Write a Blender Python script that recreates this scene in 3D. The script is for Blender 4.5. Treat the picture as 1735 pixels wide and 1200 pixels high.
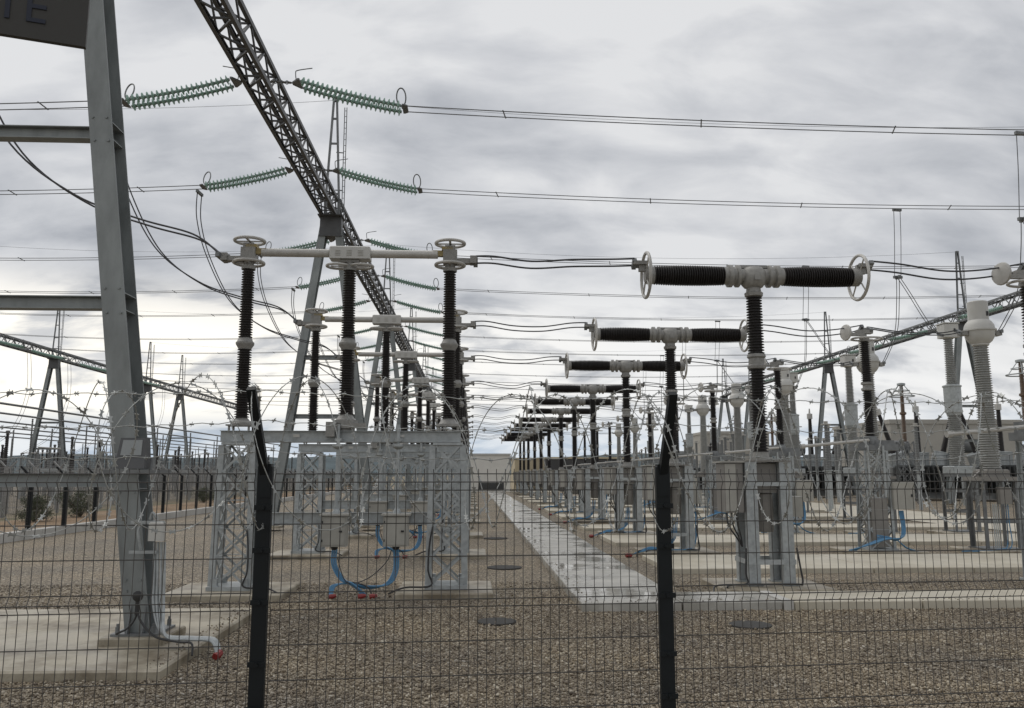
import bpy, bmesh, math, random
import numpy as np
from mathutils import Vector, Matrix
R = math.radians
random.seed(7)
rng = np.random.default_rng(7)
scene = bpy.context.scene
for o in list(bpy.data.objects): bpy.data.objects.remove(o)
COL = scene.collection

# ------------------------------------------------------------------ camera
cam = bpy.data.cameras.new('camera'); cam_o = bpy.data.objects.new('camera', cam); COL.objects.link(cam_o)
cam.sensor_width = 36; cam.lens = 36 * 1400 / 1735; cam.clip_start = 0.05; cam.clip_end = 9000
cam_o.location = (0, 0, 2.4); cam_o.rotation_euler = (R(98.25), 0, R(-2.75))
scene.camera = cam_o
scene.render.resolution_x, scene.render.resolution_y = 1024, 708

# ------------------------------------------------------------------ sky, sun, exposure
SUN_EL, SUN_AZ = 58, -50
world = bpy.data.worlds.new('World'); scene.world = world; world.use_nodes = True
def build_world():
    nt = world.node_tree; N = nt.nodes; L = nt.links; N.clear()
    def n(t, **k):
        x = N.new(t)
        for a, b in k.items(): setattr(x, a, b)
        return x
    def m(op, a, b=None, c=None, clamp=False):
        x = n('ShaderNodeMath', operation=op, use_clamp=clamp)
        for i, v in enumerate((a, b, c)):
            if v is None: continue
            if isinstance(v, (int, float)): x.inputs[i].default_value = v
            else: L.new(v, x.inputs[i])
        return x.outputs[0]
    def ramp(v, stops, ease=False):
        x = n('ShaderNodeValToRGB'); e = x.color_ramp.elements
        if ease: x.color_ramp.interpolation = 'EASE'
        while len(e) < len(stops): e.new(0.5)
        for q, (p, c) in zip(e, stops): q.position = p; q.color = (*c, 1) if len(c) == 3 else c
        L.new(v, x.inputs[0]); return x.outputs[0]
    def mix(f, a, b, mode='MIX'):
        x = n('ShaderNodeMixRGB', blend_type=mode)
        for i, v in enumerate((f, a, b)):
            if isinstance(v, (int, float)): x.inputs[i].default_value = v
            elif isinstance(v, tuple): x.inputs[i].default_value = (*v, 1)
            else: L.new(v, x.inputs[i])
        return x.outputs[0]
    tc = n('ShaderNodeTexCoord'); sp = n('ShaderNodeSeparateXYZ'); L.new(tc.outputs['Generated'], sp.inputs[0])
    X, Y, Z = sp.outputs
    zz = m('ADD', m('MAXIMUM', Z, 0.0), 0.42)
    cb = n('ShaderNodeCombineXYZ'); L.new(m('DIVIDE', X, zz), cb.inputs[0]); L.new(m('DIVIDE', Y, zz), cb.inputs[1])
    def noise(scale, detail, rough, dist, off):
        mp = n('ShaderNodeMapping'); mp.inputs['Location'].default_value = off; mp.inputs['Scale'].default_value = (1.0, 1.9, 1)
        L.new(cb.outputs[0], mp.inputs[0])
        t = n('ShaderNodeTexNoise'); t.inputs['Scale'].default_value = scale; t.inputs['Detail'].default_value = detail
        t.inputs['Roughness'].default_value = rough; t.inputs['Distortion'].default_value = dist
        L.new(mp.outputs[0], t.inputs['Vector']); return t.outputs[0]
    n1 = noise(1.5, 3, 0.45, 0.35, (3.4, 1.9, 0)); n2 = noise(4.2, 9, 0.54, 0.30, (0.4, 5.2, 0))
    v = m('ADD', m('MULTIPLY', n1, 0.55), m('MULTIPLY', n2, 0.47))
    cloud = ramp(v, [(0.39, (0.36, 0.376, 0.408)), (0.458, (0.475, 0.489, 0.517)), (0.525, (0.58, 0.59, 0.612)), (0.59, (0.69, 0.695, 0.705))])
    # brighter, more broken sky low down, warm towards the left
    band = ramp(Z, [(0.0, (0, 0, 0)), (0.045, (.25, .25, .25)), (0.075, (1, 1, 1)), (0.155, (1, 1, 1)), (0.23, (0, 0, 0))], True)
    left = ramp(m('ADD', m('MULTIPLY', X, -0.5), 0.5), [(0.25, (.62, .62, .62)), (0.50, (.85, .85, .85)), (0.68, (1, 1, 1))])
    brk = ramp(n2, [(0.37, (0.15, 0.15, 0.15)), (0.50, (1, 1, 1))])
    g = m('MULTIPLY', m('MULTIPLY', band, left), brk)
    warm = mix(ramp(m('ADD', m('MULTIPLY', X, -0.5), 0.5), [(0.40, (0, 0, 0)), (0.68, (1, 1, 1))]), (0.90, 0.895, 0.88), (1.08, 1.03, 0.93))
    cloud = mix(g, cloud, warm)
    low = ramp(Z, [(0.0, (1, 1, 1)), (0.03, (.9, .9, .9)), (0.085, (0, 0, 0))], True)
    lowc = mix(ramp(n2, [(0.42, (0, 0, 0)), (0.60, (1, 1, 1))]), (0.46, 0.555, 0.67), (0.78, 0.82, 0.86))
    cloud = mix(m('MULTIPLY', low, 0.85), cloud, lowc)
    sky = n('ShaderNodeTexSky'); sky.sky_type = 'NISHITA'; sky.sun_disc = False
    sky.sun_elevation = R(SUN_EL); sky.sun_rotation = R(SUN_AZ)
    cl = mix(1.0, cloud, (10.0, 10.0, 10.0), 'MULTIPLY')
    fin = mix(0.97, sky.outputs[0], cl)
    bg = n('ShaderNodeBackground'); bg.inputs['Strength'].default_value = 0.1; L.new(fin, bg.inputs[0])
    out = n('ShaderNodeOutputWorld'); L.new(bg.outputs[0], out.inputs[0])
build_world()
sun = bpy.data.lights.new('sun', 'SUN'); sun.energy = 1.15; sun.angle = R(60); sun.color = (1, 0.96, 0.9)
sun_o = bpy.data.objects.new('sun', sun); COL.objects.link(sun_o)
sun_o.rotation_euler = (R(90 - SUN_EL), 0, R(180 - SUN_AZ))
sun_o.location = (-40, 60, 80)
scene.view_settings.view_transform = 'Standard'; scene.view_settings.look = 'None'
scene.view_settings.exposure = 0.15; scene.view_settings.gamma = 1.0

# ------------------------------------------------------------------ materials
def mat(name, col, rough=0.5, metal=0.0, var=0.18, scale=6.0, bump=0.0, bscale=40.0, spec=0.5, stain=None, stain_amt=0.0, emit=None, coat=0.0, stretch=None):
    M = bpy.data.materials.new(name); M.use_nodes = True
    nt = M.node_tree; N = nt.nodes; L = nt.links
    b = N['Principled BSDF']
    b.inputs['Roughness'].default_value = rough; b.inputs['Metallic'].default_value = metal
    b.inputs['Specular IOR Level'].default_value = spec; b.inputs['Coat Weight'].default_value = coat
    tc = N.new('ShaderNodeTexCoord'); src = tc.outputs['Object']
    if stretch:
        mp = N.new('ShaderNodeMapping'); mp.inputs['Scale'].default_value = stretch; L.new(src, mp.inputs[0]); src = mp.outputs[0]
    t = N.new('ShaderNodeTexNoise'); t.inputs['Scale'].default_value = scale; t.inputs['Detail'].default_value = 6; t.inputs['Roughness'].default_value = 0.62
    L.new(src, t.inputs['Vector'])
    r = N.new('ShaderNodeValToRGB'); e = r.color_ramp.elements
    e[0].position = 0.3; e[1].position = 0.7
    e[0].color = (*[c * (1 - var) for c in col], 1); e[1].color = (*[min(1, c * (1 + var)) for c in col], 1)
    L.new(t.outputs[0], r.inputs[0]); c = r.outputs[0]
    if stain:
        t2 = N.new('ShaderNodeTexNoise'); t2.inputs['Scale'].default_value = scale * 0.35; t2.inputs['Detail'].default_value = 8; t2.inputs['Roughness'].default_value = .7
        L.new(src, t2.inputs['Vector'])
        r2 = N.new('ShaderNodeValToRGB'); r2.color_ramp.elements[0].position = .5; r2.color_ramp.elements[1].position = .68
        r2.color_ramp.elements[0].color = (0, 0, 0, 1); r2.color_ramp.elements[1].color = (stain_amt,) * 3 + (1,)
        L.new(t2.outputs[0], r2.inputs[0])
        mx = N.new('ShaderNodeMixRGB'); mx.inputs[2].default_value = (*stain, 1); L.new(r2.outputs[0], mx.inputs[0]); L.new(c, mx.inputs[1]); c = mx.outputs[0]
    oi = N.new('ShaderNodeObjectInfo'); hs = N.new('ShaderNodeHueSaturation')
    ma = N.new('ShaderNodeMath'); ma.operation = 'MULTIPLY_ADD'; ma.inputs[1].default_value = 0.16; ma.inputs[2].default_value = 0.92
    L.new(oi.outputs['Random'], ma.inputs[0]); L.new(ma.outputs[0], hs.inputs['Value']); L.new(c, hs.inputs['Color'])
    L.new(hs.outputs[0], b.inputs['Base Color'])
    rr = N.new('ShaderNodeMath'); rr.operation = 'MULTIPLY_ADD'; rr.inputs[1].default_value = 0.3; rr.inputs[2].default_value = max(0.02, rough - 0.15)
    L.new(t.outputs[0], rr.inputs[0]); L.new(rr.outputs[0], b.inputs['Roughness'])
    if bump:
        t3 = N.new('ShaderNodeTexNoise'); t3.inputs['Scale'].default_value = bscale; t3.inputs['Detail'].default_value = 4
        L.new(src, t3.inputs['Vector'])
        bp = N.new('ShaderNodeBump'); bp.inputs['Strength'].default_value = bump; bp.inputs['Distance'].default_value = 0.02
        L.new(t3.outputs[0], bp.inputs['Height']); L.new(bp.outputs[0], b.inputs['Normal'])
    return M
M = {}
M['galv'] = mat('galvanised_steel', (0.335, 0.357, 0.361), 0.45, 0.25, 0.22, 9, stain=(0.42, 0.435, 0.435), stain_amt=.4)
M['galv_dark'] = mat('backlit_galvanised_steel', (0.15, 0.157, 0.16), 0.5, 0.25, 0.2, 5, stain=(0.30, 0.31, 0.31), stain_amt=.4)  # darker copy of the galvanised steel, backlit shade put into its base colour
M['column'] = mat('grey_green_steel', (0.215, 0.232, 0.232), 0.45, 0.15, 0.26, 3, stain=(0.285, 0.302, 0.302), stain_amt=.5, stretch=(1, 1, .35))
M['truss'] = mat('backlit_truss_steel', (0.085, 0.087, 0.09), 0.55, 0.15, 0.2, 4)  # backlit silhouette of the lattice beams is put into this dark base colour
M['porcelain'] = mat('dark_brown_porcelain', (0.022, 0.019, 0.018), 0.5, 0, 0.3, 7, spec=.35)
M['grey_porcelain'] = mat('grey_porcelain', (0.26, 0.262, 0.25), 0.35, 0, 0.14, 5)
M['brown_porcelain'] = mat('brown_porcelain', (0.13, 0.085, 0.055), 0.35, 0, 0.2, 5)
M['cast'] = mat('cast_aluminium', (0.26, 0.255, 0.24), 0.55, 0.2, 0.2, 12, bump=.2, bscale=60)
M['alu'] = mat('aluminium_tube', (0.43, 0.42, 0.395), 0.45, 0.2, 0.12, 4)
M['paint'] = mat('light_grey_paint', (0.47, 0.465, 0.44), 0.4, 0, 0.08, 3, stain=(0.45, .44, .40), stain_amt=.5)
M['cabinet'] = mat('cabinet_paint', (0.33, 0.322, 0.29), 0.45, 0, 0.1, 3, stain=(0.26, .25, .22), stain_amt=.4)
M['dark_cab'] = mat('dark_box_paint', (0.19, 0.18, 0.165), 0.5, 0, 0.15, 3)
M['rubber'] = mat('black_rubber', (0.02, 0.02, 0.021), 0.5, 0, 0.2, 8)
M['wire'] = mat('stranded_conductor', (0.12, 0.125, 0.13), 0.55, 0.3, 0.2, 8)
M['cable'] = mat('heavy_black_cable', (0.05, 0.052, 0.058), 0.5, 0.1, 0.2, 8)
M['blue'] = mat('blue_cable_sheath', (0.075, 0.21, 0.36), 0.4, 0, 0.2, 9)
M['red'] = mat('red_sealing_plug', (0.2, 0.018, 0.017), 0.45, 0, 0.2, 9)
M['fence'] = mat('dark_green_fence_coating', (0.008, 0.0105, 0.012), 0.55, 0, 0.2, 7, spec=.25)
M['fence_mesh'] = mat('dark_mesh_wire', (0.055, 0.052, 0.048), 0.45, 0.1, 0.15, 7)
M['razor'] = mat('razor_wire_steel', (0.33, 0.34, 0.33), 0.38, 0.55, 0.2, 9)
M['grey_fence'] = mat('grey_fence_wire', (0.27, 0.27, 0.265), 0.5, 0.2, 0.15, 7)
M['brass'] = mat('contact_brass', (0.28, 0.22, 0.10), 0.5, 0.4, 0.3, 14)
M['white_wall'] = mat('white_wall_render', (0.74, 0.72, 0.67), 0.7, 0, 0.06, .6, stain=(.52, .5, .44), stain_amt=.4)
M['beige_wall'] = mat('beige_wall_panel', (0.37, 0.355, 0.32), 0.7, 0, 0.07, .5, stain=(.30, .29, .26), stain_amt=.4)
M['yellow_wall'] = mat('yellow_wall', (0.48, 0.41, 0.28), 0.7, 0, 0.08, .6)
M['dark_wall'] = mat('dark_wall', (0.055, 0.055, 0.055), 0.7, 0, 0.15, .7)
M['trafo'] = mat('transformer_grey', (0.155, 0.16, 0.158), 0.5, 0.05, 0.15, 2)
M['trafo_dark'] = mat('transformer_radiator', (0.045, 0.048, 0.048), 0.5, 0.05, 0.15, 2)
M['pane'] = mat('lamp_glass', (0.22, 0.235, 0.235), 0.35, 0, 0.08, 3, spec=.8)
M['board'] = mat('vehicle_sign', (0.03, 0.0285, 0.025), 0.6, 0, 0.1, 3)  # the board's shade is put into its dark base colour
M['letter'] = mat('sign_lettering', (0.007, 0.011, 0.026), 0.6, 0, 0.1, 3)
M['leaf'] = mat('shrub_leaf', (0.06, 0.075, 0.035), 0.6, 0, 0.5, 6)
M['stem'] = mat('shrub_stem', (0.09, 0.07, 0.05), 0.8)
M['hill'] = mat('hazy_hill_vegetation', (0.10, 0.125, 0.135), 0.95, 0, 0.3, 0.01, spec=0.1)  # distance haze is put into the bluish base colour
M['tree_line'] = mat('tree_line_foliage', (0.05, 0.06, 0.05), 0.9, 0, 0.4, 0.3, spec=0.1)
M['iron'] = mat('drain_iron', (0.04, 0.039, 0.037), 0.85, 0.0, 0.2, 12, bump=.3)

def glass_mat():
    m = bpy.data.materials.new('insulator_glass'); m.use_nodes = True; N = m.node_tree.nodes; L = m.node_tree.links
    b = N['Principled BSDF']; b.inputs['Base Color'].default_value = (0.42, 0.54, 0.49, 1); b.inputs['Roughness'].default_value = 0.1
    tr = N.new('ShaderNodeBsdfTranslucent'); tr.inputs[0].default_value = (0.58, 0.74, 0.68, 1)
    mx = N.new('ShaderNodeMixShader'); mx.inputs[0].default_value = 0.5
    L.new(b.outputs[0], mx.inputs[1]); L.new(tr.outputs[0], mx.inputs[2]); L.new(mx.outputs[0], N['Material Output'].inputs[0]); return m
M['glass'] = glass_mat()

def concrete_mat(name, c1, c2, wet, scale=1.0):
    m = bpy.data.materials.new(name); m.use_nodes = True; N = m.node_tree.nodes; L = m.node_tree.links
    b = N['Principled BSDF']; g = N.new('ShaderNodeNewGeometry')
    def noi(s, d, r=.6):
        t = N.new('ShaderNodeTexNoise'); t.inputs['Scale'].default_value = s; t.inputs['Detail'].default_value = d; t.inputs['Roughness'].default_value = r
        L.new(g.outputs['Position'], t.inputs['Vector']); return t.outputs[0]
    a = noi(0.9 * scale, 8, .65); f = noi(45, 4); w = noi(0.55 * scale, 7, .62)
    r = N.new('ShaderNodeValToRGB'); e = r.color_ramp.elements; e[0].position = .36; e[1].position = .60
    e[0].color = (*c1, 1); e[1].color = (*c2, 1); L.new(a, r.inputs[0])
    mx = N.new('ShaderNodeMixRGB'); mx.blend_type = 'MULTIPLY'; mx.inputs[0].default_value = .25; L.new(r.outputs[0], mx.inputs[1]); L.new(f, mx.inputs[2])
    # damp patches: a bit darker and glossy
    wr = N.new('ShaderNodeValToRGB'); wr.color_ramp.elements[0].position = .36; wr.color_ramp.elements[1].position = .56; L.new(w, wr.inputs[0])
    hs = N.new('ShaderNodeMixRGB'); hs.blend_type = 'MULTIPLY'; hs.inputs[2].default_value = (.78, .775, .76, 1)
    k = N.new('ShaderNodeMath'); k.operation = 'MULTIPLY'; k.inputs[1].default_value = wet; L.new(wr.outputs[0], k.inputs[0])
    L.new(k.outputs[0], hs.inputs[0]); L.new(mx.outputs[0], hs.inputs[1]); L.new(hs.outputs[0], b.inputs['Base Color'])
    ro = N.new('ShaderNodeMath'); ro.operation = 'MULTIPLY_ADD'; ro.inputs[1].default_value = -.59 * wet; ro.inputs[2].default_value = .66; L.new(wr.outputs[0], ro.inputs[0]); L.new(ro.outputs[0], b.inputs['Roughness'])
    bp = N.new('ShaderNodeBump'); bp.inputs['Strength'].default_value = .05; bp.inputs['Distance'].default_value = .004; L.new(f, bp.inputs['Height']); L.new(bp.outputs[0], b.inputs['Normal'])
    return m
M['path'] = concrete_mat('wet_path_concrete', (0.40, 0.39, 0.355), (0.53, 0.515, 0.475), 1.0)
M['slab'] = concrete_mat('beige_slab_concrete', (0.50, 0.455, 0.36), (0.60, 0.555, 0.455), 0.3)
M['pad'] = concrete_mat('pad_concrete', (0.17, 0.138, 0.092), (0.46, 0.415, 0.325), 0.4, 1.3)
M['kerb'] = concrete_mat('kerb_concrete', (0.50, 0.49, 0.46), (0.62, 0.61, 0.58), 0.2)

def gravel_mat():
    m = bpy.data.materials.new('gravel'); m.use_nodes = True; N = m.node_tree.nodes; L = m.node_tree.links
    b = N['Principled BSDF']; b.inputs['Roughness'].default_value = .65; b.inputs['Specular IOR Level'].default_value = .35
    g = N.new('ShaderNodeNewGeometry')
    v = N.new('ShaderNodeTexVoronoi'); v.inputs['Scale'].default_value = 33; v.inputs['Randomness'].default_value = 1; L.new(g.outputs['Position'], v.inputs['Vector'])
    sp = N.new('ShaderNodeSeparateXYZ'); L.new(v.outputs['Color'], sp.inputs[0])
    r = N.new('ShaderNodeValToRGB'); e = r.color_ramp.elements
    st = [(0, (.04, .031, .023)), (.25, (.11, .088, .063)), (.5, (.205, .166, .118)), (.75, (.29, .245, .178)), (.92, (.42, .375, .295)), (1, (.56, .52, .45))]
    while len(e) < len(st): e.new(.5)
    for q, (p, c) in zip(e, st): q.position = p; q.color = (*c, 1)
    L.new(sp.outputs[0], r.inputs[0])
    t = N.new('ShaderNodeTexNoise'); t.inputs['Scale'].default_value = .35; t.inputs['Detail'].default_value = 6; L.new(g.outputs['Position'], t.inputs['Vector'])
    r2 = N.new('ShaderNodeValToRGB'); r2.color_ramp.elements[0].position = .35; r2.color_ramp.elements[1].position = .65
    r2.color_ramp.elements[0].color = (.80, .80, .80, 1); r2.color_ramp.elements[1].color = (1.12, 1.08, 1.0, 1); L.new(t.outputs[0], r2.inputs[0])
    mx = N.new('ShaderNodeMixRGB'); mx.blend_type = 'MULTIPLY'; mx.inputs[0].default_value = 1; L.new(r.outputs[0], mx.inputs[1]); L.new(r2.outputs[0], mx.inputs[2])
    L.new(mx.outputs[0], b.inputs['Base Color'])
    bp = N.new('ShaderNodeBump'); bp.invert = True; bp.inputs['Strength'].default_value = 1; bp.inputs['Distance'].default_value = .03; L.new(v.outputs['Distance'], bp.inputs['Height']); L.new(bp.outputs[0], b.inputs['Normal'])
    return m
M['gravel'] = gravel_mat()
def stone_mat():
    m = bpy.data.materials.new('loose_stone'); m.use_nodes = True; N = m.node_tree.nodes; L = m.node_tree.links
    b = N['Principled BSDF']; b.inputs['Roughness'].default_value = .55; b.inputs['Specular IOR Level'].default_value = .4
    g = N.new('ShaderNodeNewGeometry'); r = N.new('ShaderNodeValToRGB'); e = r.color_ramp.elements
    st = [(0, (.09, .073, .055)), (.25, (.175, .143, .105)), (.5, (.25, .209, .153)), (.75, (.325, .28, .21)), (.93, (.42, .38, .31)), (1, (.55, .52, .45))]
    while len(e) < len(st): e.new(.5)
    for q, (p, c) in zip(e, st): q.position = p; q.color = (*c, 1)
    L.new(g.outputs['Random Per Island'], r.inputs[0])
    t = N.new('ShaderNodeTexNoise'); t.inputs['Scale'].default_value = .5; t.inputs['Detail'].default_value = 6; L.new(g.outputs['Position'], t.inputs['Vector'])
    r2 = N.new('ShaderNodeValToRGB'); r2.color_ramp.elements[0].position = .36; r2.color_ramp.elements[1].position = .64
    r2.color_ramp.elements[0].color = (.70, .70, .72, 1); r2.color_ramp.elements[1].color = (1.12, 1.08, 1.0, 1); L.new(t.outputs[0], r2.inputs[0])
    mx = N.new('ShaderNodeMixRGB'); mx.blend_type = 'MULTIPLY'; mx.inputs[0].default_value = 1; L.new(r.outputs[0], mx.inputs[1]); L.new(r2.outputs[0], mx.inputs[2])
    L.new(mx.outputs[0], b.inputs['Base Color']); return m
M['stone'] = stone_mat()
def dirt_mat(name, c1, c2, c3):
    m = bpy.data.materials.new(name); m.use_nodes = True; N = m.node_tree.nodes; L = m.node_tree.links
    b = N['Principled BSDF']; b.inputs['Roughness'].default_value = .85; b.inputs['Specular IOR Level'].default_value = .2
    g = N.new('ShaderNodeNewGeometry')
    t = N.new('ShaderNodeTexNoise'); t.inputs['Scale'].default_value = .22; t.inputs['Detail'].default_value = 10; t.inputs['Roughness'].default_value = .65; L.new(g.outputs['Position'], t.inputs['Vector'])
    r = N.new('ShaderNodeValToRGB'); e = r.color_ramp.elements; e.new(.5)
    for q, (p, c) in zip(e, [(.34, c1), (.5, c2), (.66, c3)]): q.position = p; q.color = (*c, 1)
    L.new(t.outputs[0], r.inputs[0]); L.new(r.outputs[0], b.inputs['Base Color']); return m
M['dirt'] = dirt_mat('dirt_road', (.20, .135, .08), (.27, .19, .12), (.30, .235, .17))
M['ground'] = dirt_mat('open_ground', (.16, .13, .085), (.21, .175, .12), (.14, .14, .08))

# ------------------------------------------------------------------ mesh helpers
def frame(d, up=(0, 0, 1)):
    d = Vector(d).normalized(); u = Vector(up)
    if abs(d.dot(u)) > 0.99: u = Vector((0, 1, 0))
    s = d.cross(u).normalized(); u = s.cross(d).normalized(); return d, s, u
class MB:
    def __init__(s): s.v = []; s.f = []; s.sm = []
    def add(s, vs, fs, smooth=False):
        o = len(s.v); s.v += [tuple(p) for p in vs]; s.f += [tuple(i + o for i in f) for f in fs]; s.sm += [smooth] * len(fs); return s
    def box(s, c, d, rz=0.0):
        x, y, z = d[0] / 2, d[1] / 2, d[2] / 2; ca, sa = math.cos(rz), math.sin(rz)
        vs = []
        for k in (-z, z):
            for (a, b) in ((-x, -y), (x, -y), (x, y), (-x, y)): vs.append((c[0] + a * ca - b * sa, c[1] + a * sa + b * ca, c[2] + k))
        return s.add(vs, [(3, 2, 1, 0), (4, 5, 6, 7), (0, 1, 5, 4), (1, 2, 6, 5), (2, 3, 7, 6), (3, 0, 4, 7)])
    def bevbox(s, c, d, b=0.02):
        # box with chamfered vertical and top edges
        x, y, z = d[0] / 2, d[1] / 2, d[2] / 2
        def loop(ix, zz):
            X, Y = x - ix, y - ix; k = b
            return [(c[0] + p, c[1] + q, c[2] + zz) for p, q in ((-X + k, -Y), (X - k, -Y), (X, -Y + k), (X, Y - k), (X - k, Y), (-X + k, Y), (-X, Y - k), (-X, -Y + k))]
        vs = loop(0, -z) + loop(0, z - b) + loop(b, z); fs = [tuple(range(7, -1, -1)), tuple(range(16, 24))]
        for l in (0, 8):
            for i in range(8): j = (i + 1) % 8; fs.append((l + i, l + j, l + 8 + j, l + 8 + i))
        return s.add(vs, fs)
    def prism(s, p0, p1, poly, up=(0, 0, 1)):
        d, a, u = frame(Vector(p1) - Vector(p0), up); n = len(poly); vs = []
        for p in (p0, p1):
            for (x, y) in poly: vs.append(Vector(p) + a * x + u * y)
        fs = [(i, (i + 1) % n, n + (i + 1) % n, n + i) for i in range(n)] + [tuple(range(n - 1, -1, -1)), tuple(range(n, 2 * n))]
        return s.add(vs, fs)
    def bar(s, p0, p1, w, h=None, up=(0, 0, 1)):
        h = h or w; return s.prism(p0, p1, [(-w / 2, -h / 2), (w / 2, -h / 2), (w / 2, h / 2), (-w / 2, h / 2)], up)
    def angle(s, p0, p1, w, t=0.012, up=(0, 0, 1), sx=1, sy=1):
        poly = [(0, 0), (w * sx, 0), (w * sx, t * sy), (t * sx, t * sy), (t * sx, w * sy), (0, w * sy)]
        if sx * sy < 0: poly = poly[::-1]
        return s.prism(p0, p1, poly, up)
    def hsec(s, p0, p1, w, h, t=0.02, up=(0, 0, 1)):
        # I section: flanges at +-h/2 along up, web between
        a, b = w / 2, h / 2; q = t / 2
        return s.prism(p0, p1, [(-a, -b), (a, -b), (a, -b + t), (q, -b + t), (q, b - t), (a, b - t), (a, b), (-a, b), (-a, b - t), (-q, b - t), (-q, -b + t), (-a, -b + t)], up)
    def csec(s, p0, p1, w, h, t=0.012, up=(0, 0, 1)):
        a, b = w / 2, h / 2
        return s.prism(p0, p1, [(-a, -b), (a, -b), (a, -b + t), (-a + t, -b + t), (-a + t, b - t), (a, b - t), (a, b), (-a, b)], up)
    def tube(s, pts, r, n=6, cap=True, closed=False):
        P = [Vector(p) for p in pts]; m = len(P); vs = []
        u = None
        for i in range(m):
            if closed: d = P[(i + 1) % m] - P[i - 1]
            else: d = P[min(i + 1, m - 1)] - P[max(i - 1, 0)]
            if d.length < 1e-9: d = Vector((0, 0, 1))
            d.normalize()
            if u is None: _, a, u = frame(d)
            else:
                u = (u - d * u.dot(d))
                if u.length < 1e-6: _, a, u = frame(d)
                u.normalize()
            a = d.cross(u); rr = r[i] if isinstance(r, (list, tuple)) else r
            for k in range(n):
                t = 2 * math.pi * k / n; vs.append(P[i] + a * (rr * math.cos(t)) + u * (rr * math.sin(t)))
        fs = []
        for i in range(m if closed else m - 1):
            j = (i + 1) % m
            for k in range(n): l = (k + 1) % n; fs.append((i * n + k, i * n + l, j * n + l, j * n + k))
        s.add(vs, fs, n > 4)
        if cap and not closed:
            o = len(s.v) - len(vs); s.f += [tuple(o + k for k in range(n - 1, -1, -1)), tuple(o + (m - 1) * n + k for k in range(n))]; s.sm += [False, False]
        return s
    def lathe(s, prof, n=16, o=(0, 0, 0), ax=(0, 0, 1), smooth=True):
        d, a, u = frame(ax, (0, 1, 0) if abs(ax[2]) > .5 else (0, 0, 1)); o = Vector(o); vs = []
        for (r, z) in prof:
            for k in range(n):
                t = 2 * math.pi * k / n; vs.append(o + d * z + a * (r * math.cos(t)) + u * (r * math.sin(t)))
        fs = []; m = len(prof)
        for i in range(m - 1):
            for k in range(n): l = (k + 1) % n; fs.append((i * n + k, i * n + l, (i + 1) * n + l, (i + 1) * n + k))
        fs += [tuple(range(n - 1, -1, -1)), tuple((m - 1) * n + k for k in range(n))]
        return s.add(vs, fs, smooth)
    def torus(s, c, ax, Rr, r, n=28, m=8, sx=1.0):
        d, a, u = frame(ax, (0, 0, 1)); c = Vector(c)
        return s.tube([c + a * (Rr * sx * math.cos(2 * math.pi * i / n)) + u * (Rr * math.sin(2 * math.pi * i / n)) for i in range(n)], r, m, closed=True)
    def build(s, name, m, parent=None, loc=None):
        me = bpy.data.meshes.new(name); me.from_pydata(s.v, [], s.f); me.polygons.foreach_set('use_smooth', s.sm); me.update()
        if any(s.sm) and len(s.f) < 4000: me.set_sharp_from_angle(angle=R(42))
        ob = bpy.data.objects.new(name, me); COL.objects.link(ob); me.materials.append(M[m] if isinstance(m, str) else m)
        if parent: ob.parent = parent
        if loc: ob.location = loc
        return ob
def tag(o, label=None, cat=None, group=None, kind=None):
    if label: o['label'] = label
    if cat: o['category'] = cat
    if group: o['group'] = group
    if kind: o['kind'] = kind
    return o
def thing(name, label, cat, loc=(0, 0, 0), group=None, rz=0):
    o = bpy.data.objects.new(name, None); COL.objects.link(o); o.location = loc; o.rotation_euler = (0, 0, rz); o.empty_display_size = .2
    return tag(o, label, cat, group)
def copy_tree(o, parent=None):
    c = o.copy(); COL.objects.link(c)
    if parent: c.parent = parent
    for ch in list(o.children): copy_tree(ch, c)
    return c
def place(proto, used, loc, label, rz=0.0):
    o = copy_tree(proto) if used[0] else proto
    used[0] = True; o.location = loc; o.rotation_euler = (0, 0, rz); o['label'] = label; return o
ORD = ['nearest', 'second', 'third', 'fourth', 'fifth', 'sixth', 'seventh', 'eighth', 'ninth', 'tenth', 'eleventh', 'twelfth', 'thirteenth', 'fourteenth', 'fifteenth', 'sixteenth', 'seventeenth', 'eighteenth']
def smooth_pts(P, k=8):
    P = [Vector(p) for p in P]; out = []
    for i in range(len(P) - 1):
        a, b, c, d = P[max(i - 1, 0)], P[i], P[i + 1], P[min(i + 2, len(P) - 1)]
        for t in range(k):
            t /= k; out.append(0.5 * ((2 * b) + (c - a) * t + (2 * a - 5 * b + 4 * c - d) * t * t + (3 * b - a - 3 * c + d) * t ** 3))
    return out + [P[-1]]
def sag(p0, p1, s, n=24):
    p0, p1 = Vector(p0), Vector(p1)
    return [p0.lerp(p1, i / n) - Vector((0, 0, 4 * s * (i / n) * (1 - i / n))) for i in range(n + 1)]
def sheds(r0, r1, z0, z1, pitch, depth, alt=0.0):
    """ribbed insulator profile from z0 up to z1"""
    k = max(3, int(round((z1 - z0) / pitch))); p = (z1 - z0) / k; out = []
    for i in range(k):
        t = i / k; ro = r0 + (r1 - r0) * t; ro = ro - (alt if i % 2 else 0); rc = r0 + (r1 - r0) * t - depth; z = z0 + i * p
        out += [(rc, z), (rc, z + p * .25), (ro, z + p * .42), (ro - .004, z + p * .58), (rc, z + p * .92)]
    out.append((r1 - depth, z1)); return out

PH = [17.4 + 24.3 * b + d for b in range(4) for d in (0, 7.7, 15.2)]     # phase rows
TW = [12.2 + 24.3 * k for k in range(6)]                                  # gantry rows
LX, RX, FX = -6.42, 37.6, -42.3
BZ = 13.75                                                                   # underside of the gantry beams

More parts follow.
